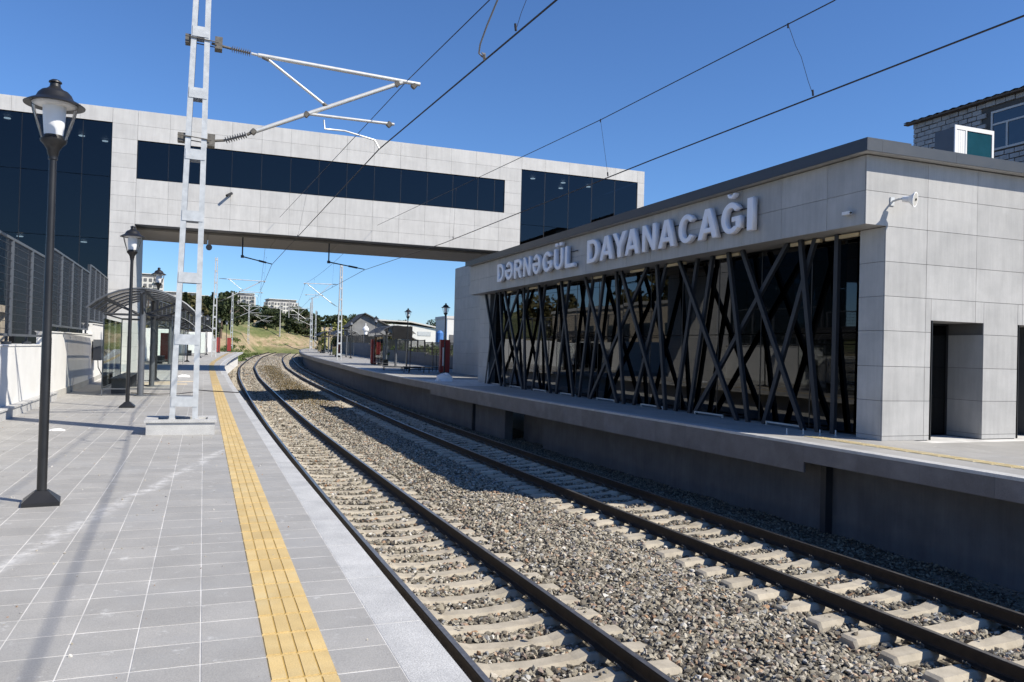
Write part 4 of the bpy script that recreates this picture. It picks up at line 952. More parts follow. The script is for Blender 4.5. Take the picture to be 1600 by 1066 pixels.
def letter_mesh(ch, width):
    cu = bpy.data.curves.new('t', 'CURVE'); cu.dimensions = '2D'; cu.fill_mode = 'BOTH'; cu.extrude = .055; cu.bevel_depth = .014; cu.bevel_resolution = 0; cu.offset = -.021
    for pl in outline(ch):
        sp = cu.splines.new('POLY'); sp.points.add(len(pl) - 1); sp.use_cyclic_u = True
        for q, (x, y) in zip(sp.points, pl): q.co = (x * width, y * .745, 0, 1)
    ob = bpy.data.objects.new('t', cu); COL.objects.link(ob); bpy.context.view_layer.update()
    me = bpy.data.meshes.new_from_object(ob.evaluated_get(bpy.context.evaluated_depsgraph_get())); bpy.data.objects.remove(ob)
    co = np.empty(len(me.vertices) * 3, np.float32); me.vertices.foreach_get('co', co); co = co.reshape(-1, 3)
    out = np.stack([-co[:, 2], -co[:, 0], co[:, 1]], -1).astype(np.float32)           # faces -X, reads towards -Y
    me.vertices.foreach_set('co', out.ravel()); me.materials.clear(); me.materials.append(M['letter']); me.name = 'letter'; me.update(); return me
lc = {}
for ch, a, b_ in LET:
    wd = (a - b_) - .04; k = ch + str(round(wd, 1))
    if k not in lc: lc[k] = letter_mesh(ch, wd)
    link('letter', lc[k], sg, (-.13, a - 22, 0))
for z in (4.42, 4.85):
    for y0, y1 in ((23.6, 30.8), (14.5, 22.6)):
        mb = MB(); mb.box(-.055, -.03, y0 - 22, y1 - 22, z - 4.3 - .012, z - 4.3 + .012); part('mounting_rail', mb, M['darkmetal'], sg)
# ---- horn speaker and camera on the station
h = thing('horn_speaker', 'pale horn loudspeaker on the sunlit side wall near the corner', 'loudspeaker', (12.0, SY, 4.5))
mb = MB(); mb.box(-.05, .05, -.02, 0, -.08, .08); mb.tube([(0, -.01, 0), (.0, -.18, .02), (.06, -.24, .02)], .02, 8); part('bracket', mb, M['galv'], h)
mb = MB(); ax = Vector((.42, -.88, -.14)).normalized(); c0 = Vector((.06, -.2, .02)); rad = [.055, .06, .062, .075, .1, .135, .14]; tt = [0, .05, .1, .13, .16, .2, .22]
mb.tube([c0 + ax * q for q in tt], rad, 20); part('horn', mb, M['beige'] if False else M['white'], h, True)
mb = MB(); mb.tube([c0 + ax * .2205, c0 + ax * .2215], .118, 20); part('grille', mb, M['plinth'], h, True); mb = MB(); mb.tube([c0 + ax * .222, c0 + ax * .24], .022, 10); part('driver', mb, M['blackmetal'], h, True)
b = thing('security_camera', 'small white security camera on the fascia near the building corner', 'camera', (FX, 11.85, 4.28), group='security cameras')
mb = MB(); mb.box(-.05, 0, -.04, .04, -.04, .04); part('mount', mb, M['galv'], b); mb = MB(); mb.beam((-.06, .08, 0), (-.1, -.14, -.01), .07, .06); part('body', mb, M['white'], b); mb = MB(); mb.tube([(-.1, -.142, -.012), (-.103, -.16, -.013)], .022, 8); part('lens', mb, M['blackmetal'], b)
# ---- rooftop cabin
rc = thing('rooftop_cabin', 'grey rooftop cabin with white frame and teal pane', 'cabin', (20.9, 17.3, 5.5))
mb = MB(); mb.box(-.7, .84, -.27, .4, 0, 2.86); part('body', mb, M['fence'], rc)
mb = MB(); mb.box(-.72, .86, -.31, -.275, 2.8, 2.92); mb.box(-.72, -.66, -.31, -.275, 0, 2.8); mb.box(.78, .86, -.31, -.275, 0, 2.8); mb.box(-.3, -.24, -.31, -.275, 0, 2.8); part('frame', mb, M['white'], rc)
for k in range(4):
    mb = MB(); mb.box(-.655 + k * .089, -.575 + k * .089, -.297, -.28, 0, 2.79); part('slat', mb, M['white'], rc)
mb = MB(); mb.box(-.235, .775, -.29, -.28, 0, 2.79); part('pane', mb, M['teal'], rc); mb = MB(); mb.tube([(-.26, -.33, 1.9), (-.12, -.35, 1.9)], .018, 6); part('handle', mb, M['white'], rc)
# ---- block-built house behind
M['block'] = basic('weathered_limestone_block', (.44, .43, .42), .9, var=.12, scale=2.5, rand=.14, stain=(.2, .195, .19), sscale=1.2, bump=.6, bscale=18)
M['mortar'] = basic('dark_recessed_mortar', (.09, .085, .08), .95, bump=.3)
hb = thing('stone_block_house', 'old house of rough grey limestone blocks rising behind the station roof', 'house', (28, 22, 0))
mb = MB(); mb.box(28.06, 40, 4, 25.6, -.5, 11.75); part('core', mb, M['mortar'], hb, world=True)
z = 7.2; row = 0; off = Vector((28, 22, 0)); far = MB(); nb = 0
WIN = (20.55, 22.0, 9.65, 11.18)
while z < 11.65:
    y = 25.62 - (.2 if row % 2 else 0); 
    if row % 2: rects = [(25.42, 25.62)]
    else: rects = []
    yy_ = y
    while yy_ > 15.2: rects.append((yy_ - .4, yy_)); yy_ -= .4
    tall = z > 10.95 and z < 11.3
    for (a, b_) in rects:
        if b_ > WIN[0] - .05 and a < WIN[1] + .05 and z + .2 > WIN[2] - .05 and z < WIN[3] + .05: continue
        if random.random() < .012: continue
        g_ = random.uniform(.022, .05)
        dx = random.uniform(-.025, .012)
        if nb < 295 and a > 17.2:
            o = link('stone_block', boxmesh(.12, round(b_ - a - g_, 2), round(.2 - g_, 2), M['block'], 'stone_block'), hb, Vector((28.05 + dx, (a + b_) / 2, z + .1)) - off, (random.uniform(-.02, .02), 0, random.uniform(-.015, .015))); nb += 1
        else: far.box(27.99 + dx, 28.11 + dx, a + g_ / 2, b_ - g_ / 2, z + g_ / 2, z + .2 - g_ / 2)
    z += .2; row += 1
z = 7.2; row = 0
while z < 11.65:                                                        # end wall return
    x = 28.1 + (.2 if row % 2 else 0)
    while x < 36: far.box(x + .015, x + .385, 25.55, 25.66, z + .015, z + .185); x += .4
    z += .2; row += 1
part('stone_blocks', far, M['block'], hb, world=True, kind='stuff')
wd = thing('window', None, None); wd.parent = hb; wd.location = (-28, -22, 0)
mb = MB(); X0 = 28.0
for y0, y1, z0, z1 in ((WIN[0], WIN[1], 11.1, 11.18), (WIN[0], WIN[1], 9.65, 9.73), (WIN[0], WIN[0] + .07, 9.73, 11.1), (WIN[1] - .07, WIN[1], 9.73, 11.1), (WIN[0] + .07, WIN[1] - .07, 10.62, 10.69), (21.3, 21.37, 9.73, 10.62)): mb.box(X0 - .02, X0 + .05, y0, y1, z0, z1)
part('window_frame', mb, M['aptwall'], wd, world=True); mb = MB(); mb.box(X0 + .01, X0 + .02, WIN[0] + .06, WIN[1] - .06, 9.72, 11.11); part('pane', mb, M['winglass'], wd, world=True)
mb = MB(); V = []; k = 120                                              # corrugated eave sheet
for i in range(k + 1):
    y = 3.5 + (26.0 - 3.5) * i / k; dz = .018 * (1 if i % 2 else -1); V += [(27.82, y, 11.74 + dz), (40.5, y, 13.9 + dz)]
mb.add(V, [(i * 2, i * 2 + 1, i * 2 + 3, i * 2 + 2) for i in range(k)]); part('corrugated_roof', mb, M['roofgrey'], hb, world=True)
mb = MB(); mb.box(27.75, 28.0, 3.6, 25.9, 11.6, 11.66); part('eave_board', mb, M['bark'], hb, world=True)

# ================================================================== RIGHT PLATFORM
rp = thing('right_platform', 'right station platform with granite edge under the station hall', None, (0, 0, 0), kind='structure')
ysr = np.concatenate([np.arange(-4, 60, 2.), np.arange(60, 165, 2.)])
strip(lambda y: REDGE(y) + .02, lambda y: REDGE(y) * 0 + np.where(y < 36, 24, 16.3 + OFF(y)), -.22, -.012, ysr, M['grout'], 'slab', rp)
# paving slabs of the visible floor
tf = MB(); y = -1.
while y < 37:
    x = float(REDGE(y)) + .24; k = 0
    xe = 24 if y < SY - .5 else (WX + .3 if y < NY else 15.5)
    while x < xe and k < 60:
        if x + .6 < xe + .6: tf.box(x + .003, x + .597, y + .003, y + .597, -.03, .0005)
        x += .6; k += 1
    y += .6
while y < 160:
    x = float(REDGE(y)) + .26; g = Gf(y + .6); xe = 16. + float(OFF(y))
    while x < xe: tf.box(x + .004, x + 1.196, y + .004, y + 1.196, -.03 + g, .0005 + g); x += 1.2
    y += 1.2
part('paving_slabs', tf, M['tile'], rp, kind='stuff')
yy = -3.; i = 0; mbf = MB()
while yy < 160:
    L = 1.2 if yy < 60 else 3.; g0, g1 = Gf(yy), Gf(yy + L); e0, e1 = float(REDGE(yy)), float(REDGE(yy + L))
    mb = MB() if yy < 60 else mbf; e = .003
    V = [(e0, yy + e, -.045 + g0), (e0 + .25, yy + e, -.045 + g0), (e1 + .25, yy + L - e, -.045 + g1), (e1, yy + L - e, -.045 + g1)]; V += [(a, b_, c_ + .048) for a, b_, c_ in V]
    mb.add(V, [(0, 3, 2, 1), (4, 5, 6, 7), (0, 1, 5, 4), (1, 2, 6, 5), (2, 3, 7, 6), (3, 0, 4, 7)])
    if yy < 60: part('edge_stone', mb, M['granite'], rp)
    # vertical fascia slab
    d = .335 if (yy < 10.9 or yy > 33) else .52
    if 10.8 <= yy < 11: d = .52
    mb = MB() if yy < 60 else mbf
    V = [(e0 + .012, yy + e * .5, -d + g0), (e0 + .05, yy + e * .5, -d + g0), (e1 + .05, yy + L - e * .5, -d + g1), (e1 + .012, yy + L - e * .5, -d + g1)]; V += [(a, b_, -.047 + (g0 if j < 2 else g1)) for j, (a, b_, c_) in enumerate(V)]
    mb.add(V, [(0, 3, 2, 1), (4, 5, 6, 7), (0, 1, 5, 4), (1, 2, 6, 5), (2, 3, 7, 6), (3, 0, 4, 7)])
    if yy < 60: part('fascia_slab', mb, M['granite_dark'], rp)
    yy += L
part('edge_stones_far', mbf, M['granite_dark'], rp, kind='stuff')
# retaining walls under the platform
def wallX(y0, y1, dx, nm='support_wall'):
    yl = np.linspace(y0, y1, max(2, int((y1 - y0) / 3) + 2)); strip(lambda y: REDGE(y) + dx, lambda y: REDGE(y) + dx + .3, -2.4, -.2, yl, M['pier'], nm, rp)
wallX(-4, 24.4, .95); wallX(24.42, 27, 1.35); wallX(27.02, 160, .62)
for yp in (11.75, 30.2):
    mb = MB(); x = float(REDGE(yp)) + (.85 if yp < 20 else .56); mb.box(x - .06, x + .1, yp - .07, yp + .07, -2.2, -.23); part('drain_pier', mb, M['darkmetal'], rp)
# yellow strip of the right platform
yf = MB(); y = 1.
while y < 12.4:
    a = 10.85 + (12.4 - y) * .03; yf.box(a, a + .29, y + .004, y + .296, .0006, .006)
    for k in range(4): yf.box(a + .02 + k * .07, a + .06 + k * .07, y + .02, y + .28, .006, .011)
    y += .3
M['yellowpale'] = basic('worn_yellow_tactile', (.6, .49, .27), .7, var=.1, stain=(.5, .5, .47), sscale=4)
part('tactile_tiles', yf, M['yellowpale'], rp)
for i, (x, y) in enumerate(((10.78, 12.75), (11.07, 12.62), (11.33, 12.45), (11.6, 12.32))):
    b = thing('short_pin', 'short metal pin in the paving by the building corner, %s of four from the left' % ('first', 'second', 'third', 'fourth')[i], 'metal pin', (x, y, 0), group='short metal pins')
    mb = MB(); mb.lathe([(.012, 0), (.012, .11), (.006, .12)], n=8); part('pin', mb, M['galv'], b); mb = MB(); mb.lathe([(.03, 0.001), (.03, .008)], n=8); part('foot', mb, M['galv'], b)
# boundary wall and railing behind the right platform
bw = thing('boundary_wall', 'low grey wall with stepped top along the back of the right platform', 'wall', (15.8, 60, 0))
def bwall(y0, y1, top):
    yl = np.linspace(y0, y1, max(2, int((y1 - y0) / 4) + 2)); mb = MB(); V = []
    for y in yl:
        x = 15.8 + float(OFF(y)); g = Gf(y); V += [(x, y, -.6 + g), (x + .25, y, -.6 + g), (x + .25, y, top + g), (x, y, top + g)]
    q = len(yl); F = [(i * 4 + j, (i + 1) * 4 + j, (i + 1) * 4 + (j + 1) % 4, i * 4 + (j + 1) % 4) for i in range(q - 1) for j in range(4)] + [(0, 1, 2, 3), tuple(reversed(range((q - 1) * 4, q * 4)))]
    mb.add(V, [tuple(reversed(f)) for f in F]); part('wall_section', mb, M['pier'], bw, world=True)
bwall(46.5, 60, .85); bwall(60.01, 76, 1.0); bwall(76.01, 88, 1.35); bwall(88.01, 156, 1.55)
fc = thing('picket_fence', 'black picket railing on the low wall behind the right platform', 'fence', (15.9, 60, 1))
y = 46.6
while y < 150:
    top = .85 if y < 60 else (1.0 if y < 76 else (1.35 if y < 88 else 1.55)); L = 2.4; mb = MB(); P = lambda t, z: (15.92 + float(OFF(y + L * t)), y + L * t, z + Gf(y))
    mb.beam(P(0, top + .95), P(1, top + .95), .05, .05); mb.beam(P(0, top + .1), P(1, top + .1), .04, .04)
    n_ = 8 if y < 90 else 5
    for k in range(n_): mb.beam(P(k / n_, top), P(k / n_, top + (1.0 if k == 0 else .93)), .09 if k == 0 else .035, .05, (0, 1, 0))
    part('railing_panel', mb, M['blackmetal'], fc, world=True); y += L

# ================================================================== SHELTERS
def shelter(x, y, label, L=5.2, zb=None, s=1):
    t = thing('waiting_shelter', label, 'shelter', (x, y, Gf(y) if zb is None else zb), 0, 'glass waiting shelters with arched roofs')
    def arc(a): th = (a - .5) * 1.45; R_ = 2.35; return (math.sin(th) * R_ * .86, 2.93 - R_ * (1 - math.cos(th)) * .98)
    for k, yy in enumerate((.45, L - .45)):
        mb = MB(); mb.lathe([(.16, 0), (.16, .03), (.085, .035), (.085, 2.86)], (0, yy, 0), 14); part('post', mb, M['fence'], t, True)
        mb = MB()
        for sx in (-1, 1): mb.tube([(0, yy, 2.2), (sx * .95, yy, 2.62)], .035, 8)
        for sy in (-1, 1): mb.tube([(0, yy, 2.2), (0, yy + sy * .7, 2.8)], .03, 8)
        part('brace', mb, M['darkmetal'], t, True)
    mb = MB(); mb.beam((0, 0, 2.87), (0, L, 2.87), .1, .1)
    mb.tube([(-.95, 0, 2.66), (-.95, L, 2.66)], .025, 6); mb.tube([(.95, 0, 2.66), (.95, L, 2.66)], .025, 6); part('roof_beam', mb, M['darkmetal'], t)
    nr = 5
    for k in range(nr + 1):
        yy = L * k / nr; mb = MB(); mb.tube([(arc(i / 10)[0], yy, arc(i / 10)[1]) for i in range(11)], .028, 6); part('roof_rib', mb, M['fence'], t, True)
    for k in range(nr):
        mb = MB(); V = []
        for i in range(11): a = arc(i / 10); V += [(a[0], L * k / nr + .03, a[1] + .03), (a[0], L * (k + 1) / nr - .03, a[1] + .03)]
        mb.add(V, [(i * 2, i * 2 + 1, i * 2 + 3, i * 2 + 2) for i in range(10)]); part('roof_sheet', mb, M['smoke'], t, True)
    mb = MB()
    for yy in (.45, L - .45): mb.tube([(-.95, yy, 2.22), (.75, yy, 2.22)], .03, 8)
    for sx in (-.95,): mb.tube([(sx, .45, 2.22), (sx, L - .45, 2.22)], .025, 6)
    part('cross_rail', mb, M['darkmetal'], t)
    for (a, b_, c0, c1) in ((-.95, -.1, .42, .43), (.1, .75, .42, .43), (-.95, -.1, L - .45, L - .44), (.1, .75, L - .45, L - .44)):
        mb = MB(); mb.box(a, b_, c0, c1, .22, 2.1); part('glass_panel', mb, M['clear'], t)
    n_ = 3
    for k in range(n_):
        mb = MB(); mb.box(-.96, -.95, .5 + (L - 1) * k / n_ + .02, .5 + (L - 1) * (k + 1) / n_ - .02, .22, 2.1); part('glass_panel', mb, M['clear'], t)
    mb = MB()
    for (px_, py_) in ((-.95, .45), (-.95, L - .45), (.76, .45), (.76, L - .45)): mb.beam((px_, py_, 0), (px_, py_, 2.22), .03, .03, (0, 1, 0))
    for yy in (.45, L - .45): mb.beam((-.95, yy, .19), (.76, yy, .19), .03, .03)
    mb.beam((-.95, .45, .19), (-.95, L - .45, .19), .03, .03); part('glass_frame', mb, M['fence'], t)
    mb = MB()
    for k in range(4): mb.box(-.78 + k * .1, -.7 + k * .1, .8, L - .8, .44, .47)
    for yy in (1.1, L - 1.1): mb.box(-.78, -.4, yy - .03, yy + .03, .02, .44)
    part('bench', mb, M['darkmetal'], t); return t
shelter(-1.58, 23.7, 'nearest glass shelter with a smoked arched roof on the left platform', 6.0)
shelter(-1.9, 52, 'second left shelter beyond the bridge shadow', 5.)
shelter(-.6, 76, 'distant left shelter near the second lattice mast', 5.)
shelter(13.0, 56.5, 'right platform shelter with grey arched roof beside the black board', 4.2)
shelter(14.0, 84, 'second right platform shelter behind the tall lattice mast', 4.2)
shelter(15.6, 108, 'farthest right platform shelter', 4.2)
b = thing('display_board', 'large black display board hanging at the right platform shelter', 'display board', (13.25, 56.2, 2.1))
mb = MB(); mb.box(-.72, .72, -.12, .12, .05, .98); part('housing', mb, M['blackmetal'], b); mb = MB(); mb.box(-.66, .66, -.126, -.1205, .1, .93); part('screen', mb, M['blackmetal'], b)
mb = MB(); mb.tube([(-.6, 0, .98), (-.6, .1, 1.08)], .02, 6); mb.tube([(.6, 0, .98), (.6, .1, 1.0)], .02, 6); part('hanger', mb, M['blackmetal'], b)
def totem(x, y, label, w_=.4, h_=1.72):
    t = thing('red_totem', label, 'totem', (x, y, Gf(y)), 0, 'red platform totems')
    mb = MB(); mb.box(-w_ / 2, w_ / 2, -.16, .16, .08, h_); part('body', mb, M['red'], t); mb = MB(); mb.box(-w_ / 2 + .04, w_ / 2 - .04, -.12, .12, 0, .08); part('foot', mb, M['blackmetal'], t)
    
    if y < 50: mb = MB(); mb.box(-w_ * .3, -w_ * .14, -.166, -.161, .45, 1.5); part('white_stripe', mb, M['white'], t)
    return t
totem(12.95, 44.3, 'red totem standing between the lamp post and the station end wall', .55, 1.95)
totem(12.1, 60.5, 'red totem left of the right platform shelter', .45, 1.9)
totem(13.75, 88, 'distant red totem right of the tall lattice mast', .5, 1.8)
totem(-2.35, 57, 'red totem beside the second left shelter', .55, 1.9)
totem(1.55, 96, 'red totem against the distant white wall, left of the pair', .4, 1.7)
totem(2.9, 103, 'red totem against the distant white wall, right of the pair', .45, 1.7)
# black table frames
def bench(x, y, label, rz=0, z=0, L=2., h_=.75):
    t = thing('table_frame', label, 'table frame', (x, y, Gf(y) + z), rz, 'black metal table frames')
    for a in (-L / 2, 0, L / 2):
        for b_ in (-.3, .3):
            mb = MB(); mb.beam((a, b_, 0), (a, b_, h_), .04, .04, (0, 1, 0)); part('leg', mb, M['blackmetal'], t)
    mb = MB(); mb.box(-L / 2 - .05, L / 2 + .05, -.33, .33, h_, h_ + .04); part('top', mb, M['blackmetal'], t)
    mb = MB(); mb.beam((-L / 2, -.3, .2), (L / 2, -.3, .2), .03, .03); mb.beam((-L / 2, .3, .2), (L / 2, .3, .2), .03, .03); part('stretcher', mb, M['blackmetal'], t); return t
bench(13.3, 47.6, 'tall black table frame standing before the low wall', .1, L=3.4, h_=1.35)
bench(12.1, 45.0, 'low black table frame lying near the red totem', .25, L=2.6, h_=.32)
bench(11.4, 48.2, 'flat dark frame on the platform before the shelter', -.1, L=2.2, h_=.2)
# rubble bag
def blob(name, label, cat, c, s, mat, seed, group=None):
    r = random.Random(seed); mb = MB(); V = []; n1, n2 = 7, 14
    for i in range(n1):
        th = math.pi * .5 * i / (n1 - 1)
        for j in range(n2): a = 2 * math.pi * j / n2; q = r.uniform(.8, 1.12); V.append((c[0] + s[0] * math.cos(a) * math.cos(th) * q, c[1] + s[1] * math.sin(a) * math.cos(th) * q, c[2] + s[2] * math.sin(th) * q))
    F = [(i * n2 + j, i * n2 + (j + 1) % n2, (i + 1) * n2 + (j + 1) % n2, (i + 1) * n2 + j) for i in range(n1 - 1) for j in range(n2)] + [tuple(range((n1 - 1) * n2, n1 * n2))]
    mb.add(V, F); return tag(link(name, mb.mesh(name, mat, True)), label, cat, group)
blob('rubble_sack', 'pale grey sack of rubble lying on the right platform edge', 'sack', (10.45, 35.6, .03), (.42, .38, .36), M['white'], 3)
blob('paper_scrap', 'crumpled white paper scrap on the paving near the mast shadow', 'litter', (-2.19, 14.9, .003), (.13, .06, .03), M['white'], 5)
blob('plastic_heap', 'crumpled white plastic sheet behind the near shelter', 'plastic sheet', (-.75, 36.5, .02), (.3, .2, .12), M['white'], 8)
b = thing('white_crate', 'pale box standing against the wall behind the near shelter', 'box', (-2.85, 33.5, 0))
mb = MB(); mb.box(-.22, .22, -.2, .2, 0, .66); part('body', mb, M['aptwall'], b); mb = MB(); mb.box(-.2, .2, -.206, -.201, .35, .62); part('front_panel', mb, M['galv'], b)
for k, (pts, lab) in enumerate([([(-.13, 27.1, .012), (.2, 26.6, .012), (.55, 26.1, .024), (1.05, 25.8, .012)], 'black cable across the yellow strip on the left platform'), ([(-1.9, 25.3, .012), (-1.2, 24.8, .012), (-.6, 25.1, .012), (-.2, 26, .012)], 'black cable on the floor inside the near shelter')]):
    mb = MB(); mb.tube(pts, .014, 6); tag(link('floor_cable', mb.mesh('floor_cable', M['wire'])), lab, 'cable', 'cables on the platform')
planks = [(-1.2, 30.6, .2), (-1.6, 31.6, -.1), (-.9, 32.4, .5)]
for i, (x, y, a) in enumerate(planks):
    b = thing('wooden_plank', ('short plank behind the near shelter, nearest one', 'middle plank behind the near shelter', 'farthest plank behind the near shelter')[i], 'plank', (x, y, 0), a, 'planks behind the near shelter')
    mb = MB(); mb.box(-.7, .7, -.09, .09, .002, .04); part('board', mb, M['beige'], b)

# ================================================================== VEGETATION
def leaf_cloud(centers, radii, n, size, seed):
    r = np.random.default_rng(seed); k = len(centers); c = np.array(centers); R_ = np.array(radii)
    idx = r.integers(0, k, n); d = r.normal(size=(n, 3)); d /= np.linalg.norm(d, axis=1)[:, None]
    q = r.random(n) ** .35; P = c[idx] + d * R_[idx] * q[:, None]
    a = r.normal(size=(n, 3)); a /= np.linalg.norm(a, axis=1)[:, None]; b = np.cross(a, r.normal(size=(n, 3))); b /= np.linalg.norm(b, axis=1)[:, None]
    s = size * r.uniform(.6, 1.4, n)[:, None]
    V = np.stack([P - a * s, P + b * s * .7, P + a * s, P - b * s * .7], 1).reshape(-1, 3)
    F = np.arange(n * 4).reshape(-1, 4); return V, F
def tree(name, label, x, y, h, wd, mat, seed, kind='round', n=900, base=None, leaf=None, group=None):
    z0 = float(terr(x, y)) if base is None else base; r = random.Random(seed)
    t = thing(name, label, 'tree', (x, y, z0), 0, group)
    mb = MB(); mb.tube([(0, 0, -.3), (r.uniform(-.1, .1), 0, h * .35), (r.uniform(-.2, .2), 0, h * .8)], [h * .03, h * .022, h * .008], 7)
    for k in range(4): a = r.uniform(0, 6.28); z = h * r.uniform(.3, .55); mb.tube([(0, 0, z), (math.cos(a) * wd * .35, math.sin(a) * wd * .35, z + h * .2)], [h * .012, h * .005], 5)
    part('trunk', mb, M['bark'], t)
    cs = []; rs = []
    if kind == 'cone':
        for k in range(10): f = k / 9; w_ = wd * .5 * (1 - f) ** .8 + .12; cs.append((r.uniform(-.12, .12) * wd, r.uniform(-.1, .1) * wd, h * (.15 + .82 * f))); rs.append((w_, w_, h * .08))
    else:
        for k in range(9): a = r.uniform(0, 6.28); q = r.uniform(.1, .33) * wd; f = r.uniform(.2, .88); w_ = wd * r.uniform(.16, .28); cs.append((math.cos(a) * q, math.sin(a) * q, h * f)); rs.append((w_, w_, h * r.uniform(.1, .17)))
    V, F = leaf_cloud(cs, rs, n, leaf or h * .035, seed); o = link('crown', npmesh('crown', V, F, M[mat]), t); return t
# evergreens on and before the hill. (x, y, h, w, kind, mat)
desc = ['tall', 'broad', 'dark', 'dense', 'slender', 'bushy', 'ragged']
for i_, (x_, y_, h_, lab_) in enumerate(((-18, 56, 11, 'tall tree behind the beige stone house, nearest one'), (-19, 66, 12, 'tall tree behind the beige stone house, middle one'), (-18, 77, 10.5, 'tall tree behind the beige stone house, farthest one'), (-16, 92, 10, 'bushy tree past the end of the beige stone house'))): tree('street_tree', lab_, x_, y_, h_, 9, 'olive', 400 + i_, 'round', 1600, leaf=.32, group='trees behind the stone house')
tl = [(-2.6, 118, 8.9, 2.6, 'cone', 'pine', 'slender dark cypress left of the near mast above the shelter'), (-6.2, 150, 9.5, 6, 'round', 'olive', 'brown green tree between the near mast legs'), (-1.6, 150, 10.4, 5.5, 'round', 'olive', 'brownish tree right of the dark cypress'),
      (-3.6, 128, 7.6, 5, 'round', 'olive', 'rusty brown bush below the dark cypress'), (1.2, 165, 9.4, 4, 'cone', 'pine', 'slender cypress behind the second left mast'), (3.2, 172, 8.6, 4.8, 'round', 'pine', 'dark bushy tree right of the second left mast'), (-4.2, 160, 9.6, 6.5, 'round', 'olive', 'brown tree behind the distant mesh fence'), (.0, 178, 8.2, 6, 'round', 'pine', 'broad dark evergreen behind the brown trees'), (5.6, 196, 9, 7, 'round', 'pine', 'broad evergreen left of the apartment block'), (-9., 150, 9., 7, 'round', 'olive', 'brown tree seen under the bridge beside the pillar')]
for i, (x, y, h_, w_, kd, mt, lab) in enumerate(tl): tree('hillside_tree', lab, x, y, h_, w_, mt, 100 + i, kd, 1300, group='trees on the hill')
r_ = random.Random(5); k = 0
spots = []
for i in range(17):
    x = 2.5 + i * 2.6; y = 238 + r_.uniform(-6, 14)
    spots.append((x, y, r_.uniform(5.2, 6.8) * (1.25 if x < 10 else 1)))
for i in range(11):
    x = 4 + i * 4.6 + r_.uniform(-1, 1); spots.append((x, 275 + r_.uniform(-8, 10), r_.uniform(4.6, 6)))
for i in range(8):
    x = 15.5 + i * 2.5 + r_.uniform(-.6, .6); spots.append((x, 214 + r_.uniform(-4, 8), r_.uniform(3.6, 5.2)))
for i in range(6):
    x = 46 + i * 5.; spots.append((x, 245 + r_.uniform(-10, 10), r_.uniform(6, 8)))
ordn = lambda n: ['first', 'second', 'third', 'fourth', 'fifth', 'sixth', 'seventh', 'eighth', 'ninth', 'tenth', 'eleventh', 'twelfth', 'thirteenth', 'fourteenth', 'fifteenth', 'sixteenth', 'seventeenth'][n]
for i, (x, y, h_) in enumerate(spots):
    row = 'front row above the green slope' if i < 17 else ('back row below the apartment blocks' if i < 28 else ('lower row right of the slope' if i < 36 else 'clump behind the right platform end'))
    n_ = i if i < 17 else (i - 17 if i < 28 else (i - 28 if i < 36 else i - 36))
    tree('evergreen_tree', 'dark evergreen, %s from the left in the %s' % (ordn(n_), row), x, y, h_, h_ * r_.uniform(.95, 1.25), 'pine', 200 + i, 'round' if r_.random() < .85 else 'cone', 1300, leaf=.26, group='trees on the hill')
for i, (x, y, h_, w_, mt, lab) in enumerate([(21.6, 138, 7.6, 3.0, 'spring', 'narrow yellow green tree beside the tall right mast'), (23.5, 140, 6.6, 4.2, 'spring', 'broad yellow green tree right of the tall right mast'), (19.4, 146, 5.2, 3.2, 'spring', 'small yellow green tree left of the tall right mast'), (24.9, 112, 4.2, 2.4, 'olive', 'brown bushy tree in front of the grey barn gable'), (29, 180, 9, 5, 'pine', 'dark evergreen behind the yellow green trees'), (33, 185, 8.5, 5, 'pine', 'dark evergreen left of the barn roof')]):
    tree('garden_tree', lab, x, y, h_, w_, mt, 300 + i, 'round', 1200, leaf=.17 if mt != 'pine' else .28, group='trees behind the right platform')
# shrubs behind the right fence, weeds on the slope and between the tracks
cs = [(17.6 + random.uniform(-.5, 1.6), 50 + i * 2.1, .9 + random.uniform(-.2, .5)) for i in range(20)]; V, F = leaf_cloud(cs, [(1.1, 1.4, .7)] * 20, 9000, .09, 9)
tag(link('shrubbery', npmesh('shrubbery', V, F, M['shrub'])), kind='stuff')
cs = []; rs = []
for i in range(60): y = random.uniform(118, 175); x = 3.0 + float(OFF(y)) - random.uniform(1.5, 7) ; cs.append((x, y, float(terr(x, y)) + .15)); rs.append((.9, 1.6, .4))
V, F = leaf_cloud(cs, rs, 9000, .12, 11); tag(link('trackside_weeds', npmesh('trackside_weeds', V, F, M['shrub'])), kind='stuff')
n_ = 9000; r2 = np.random.default_rng(3); u = r2.normal(5.5, .55, n_); y = r2.uniform(36, 100, n_); keep = r2.random(n_) < np.clip((y - 36) / 14, 0, 1) * .9; u = u[keep]; y = y[keep]
P = np.stack([u + OFF(y), y, bz(u, y)], -1); hgt = r2.uniform(.05, .16, len(u)); a = r2.uniform(0, 6.28, len(u)); dx = np.stack([np.cos(a) * .05, np.sin(a) * .05, 0 * a], -1); tp = P + np.stack([r2.normal(0, .05, len(u)), r2.normal(0, .05, len(u)), hgt], -1)
V = np.stack([P - dx, P + dx, tp], 1).reshape(-1, 3); tag(link('dry_grass', npmesh('dry_grass', V, np.arange(len(V)).reshape(-1, 3), M['weed'])), kind='stuff')

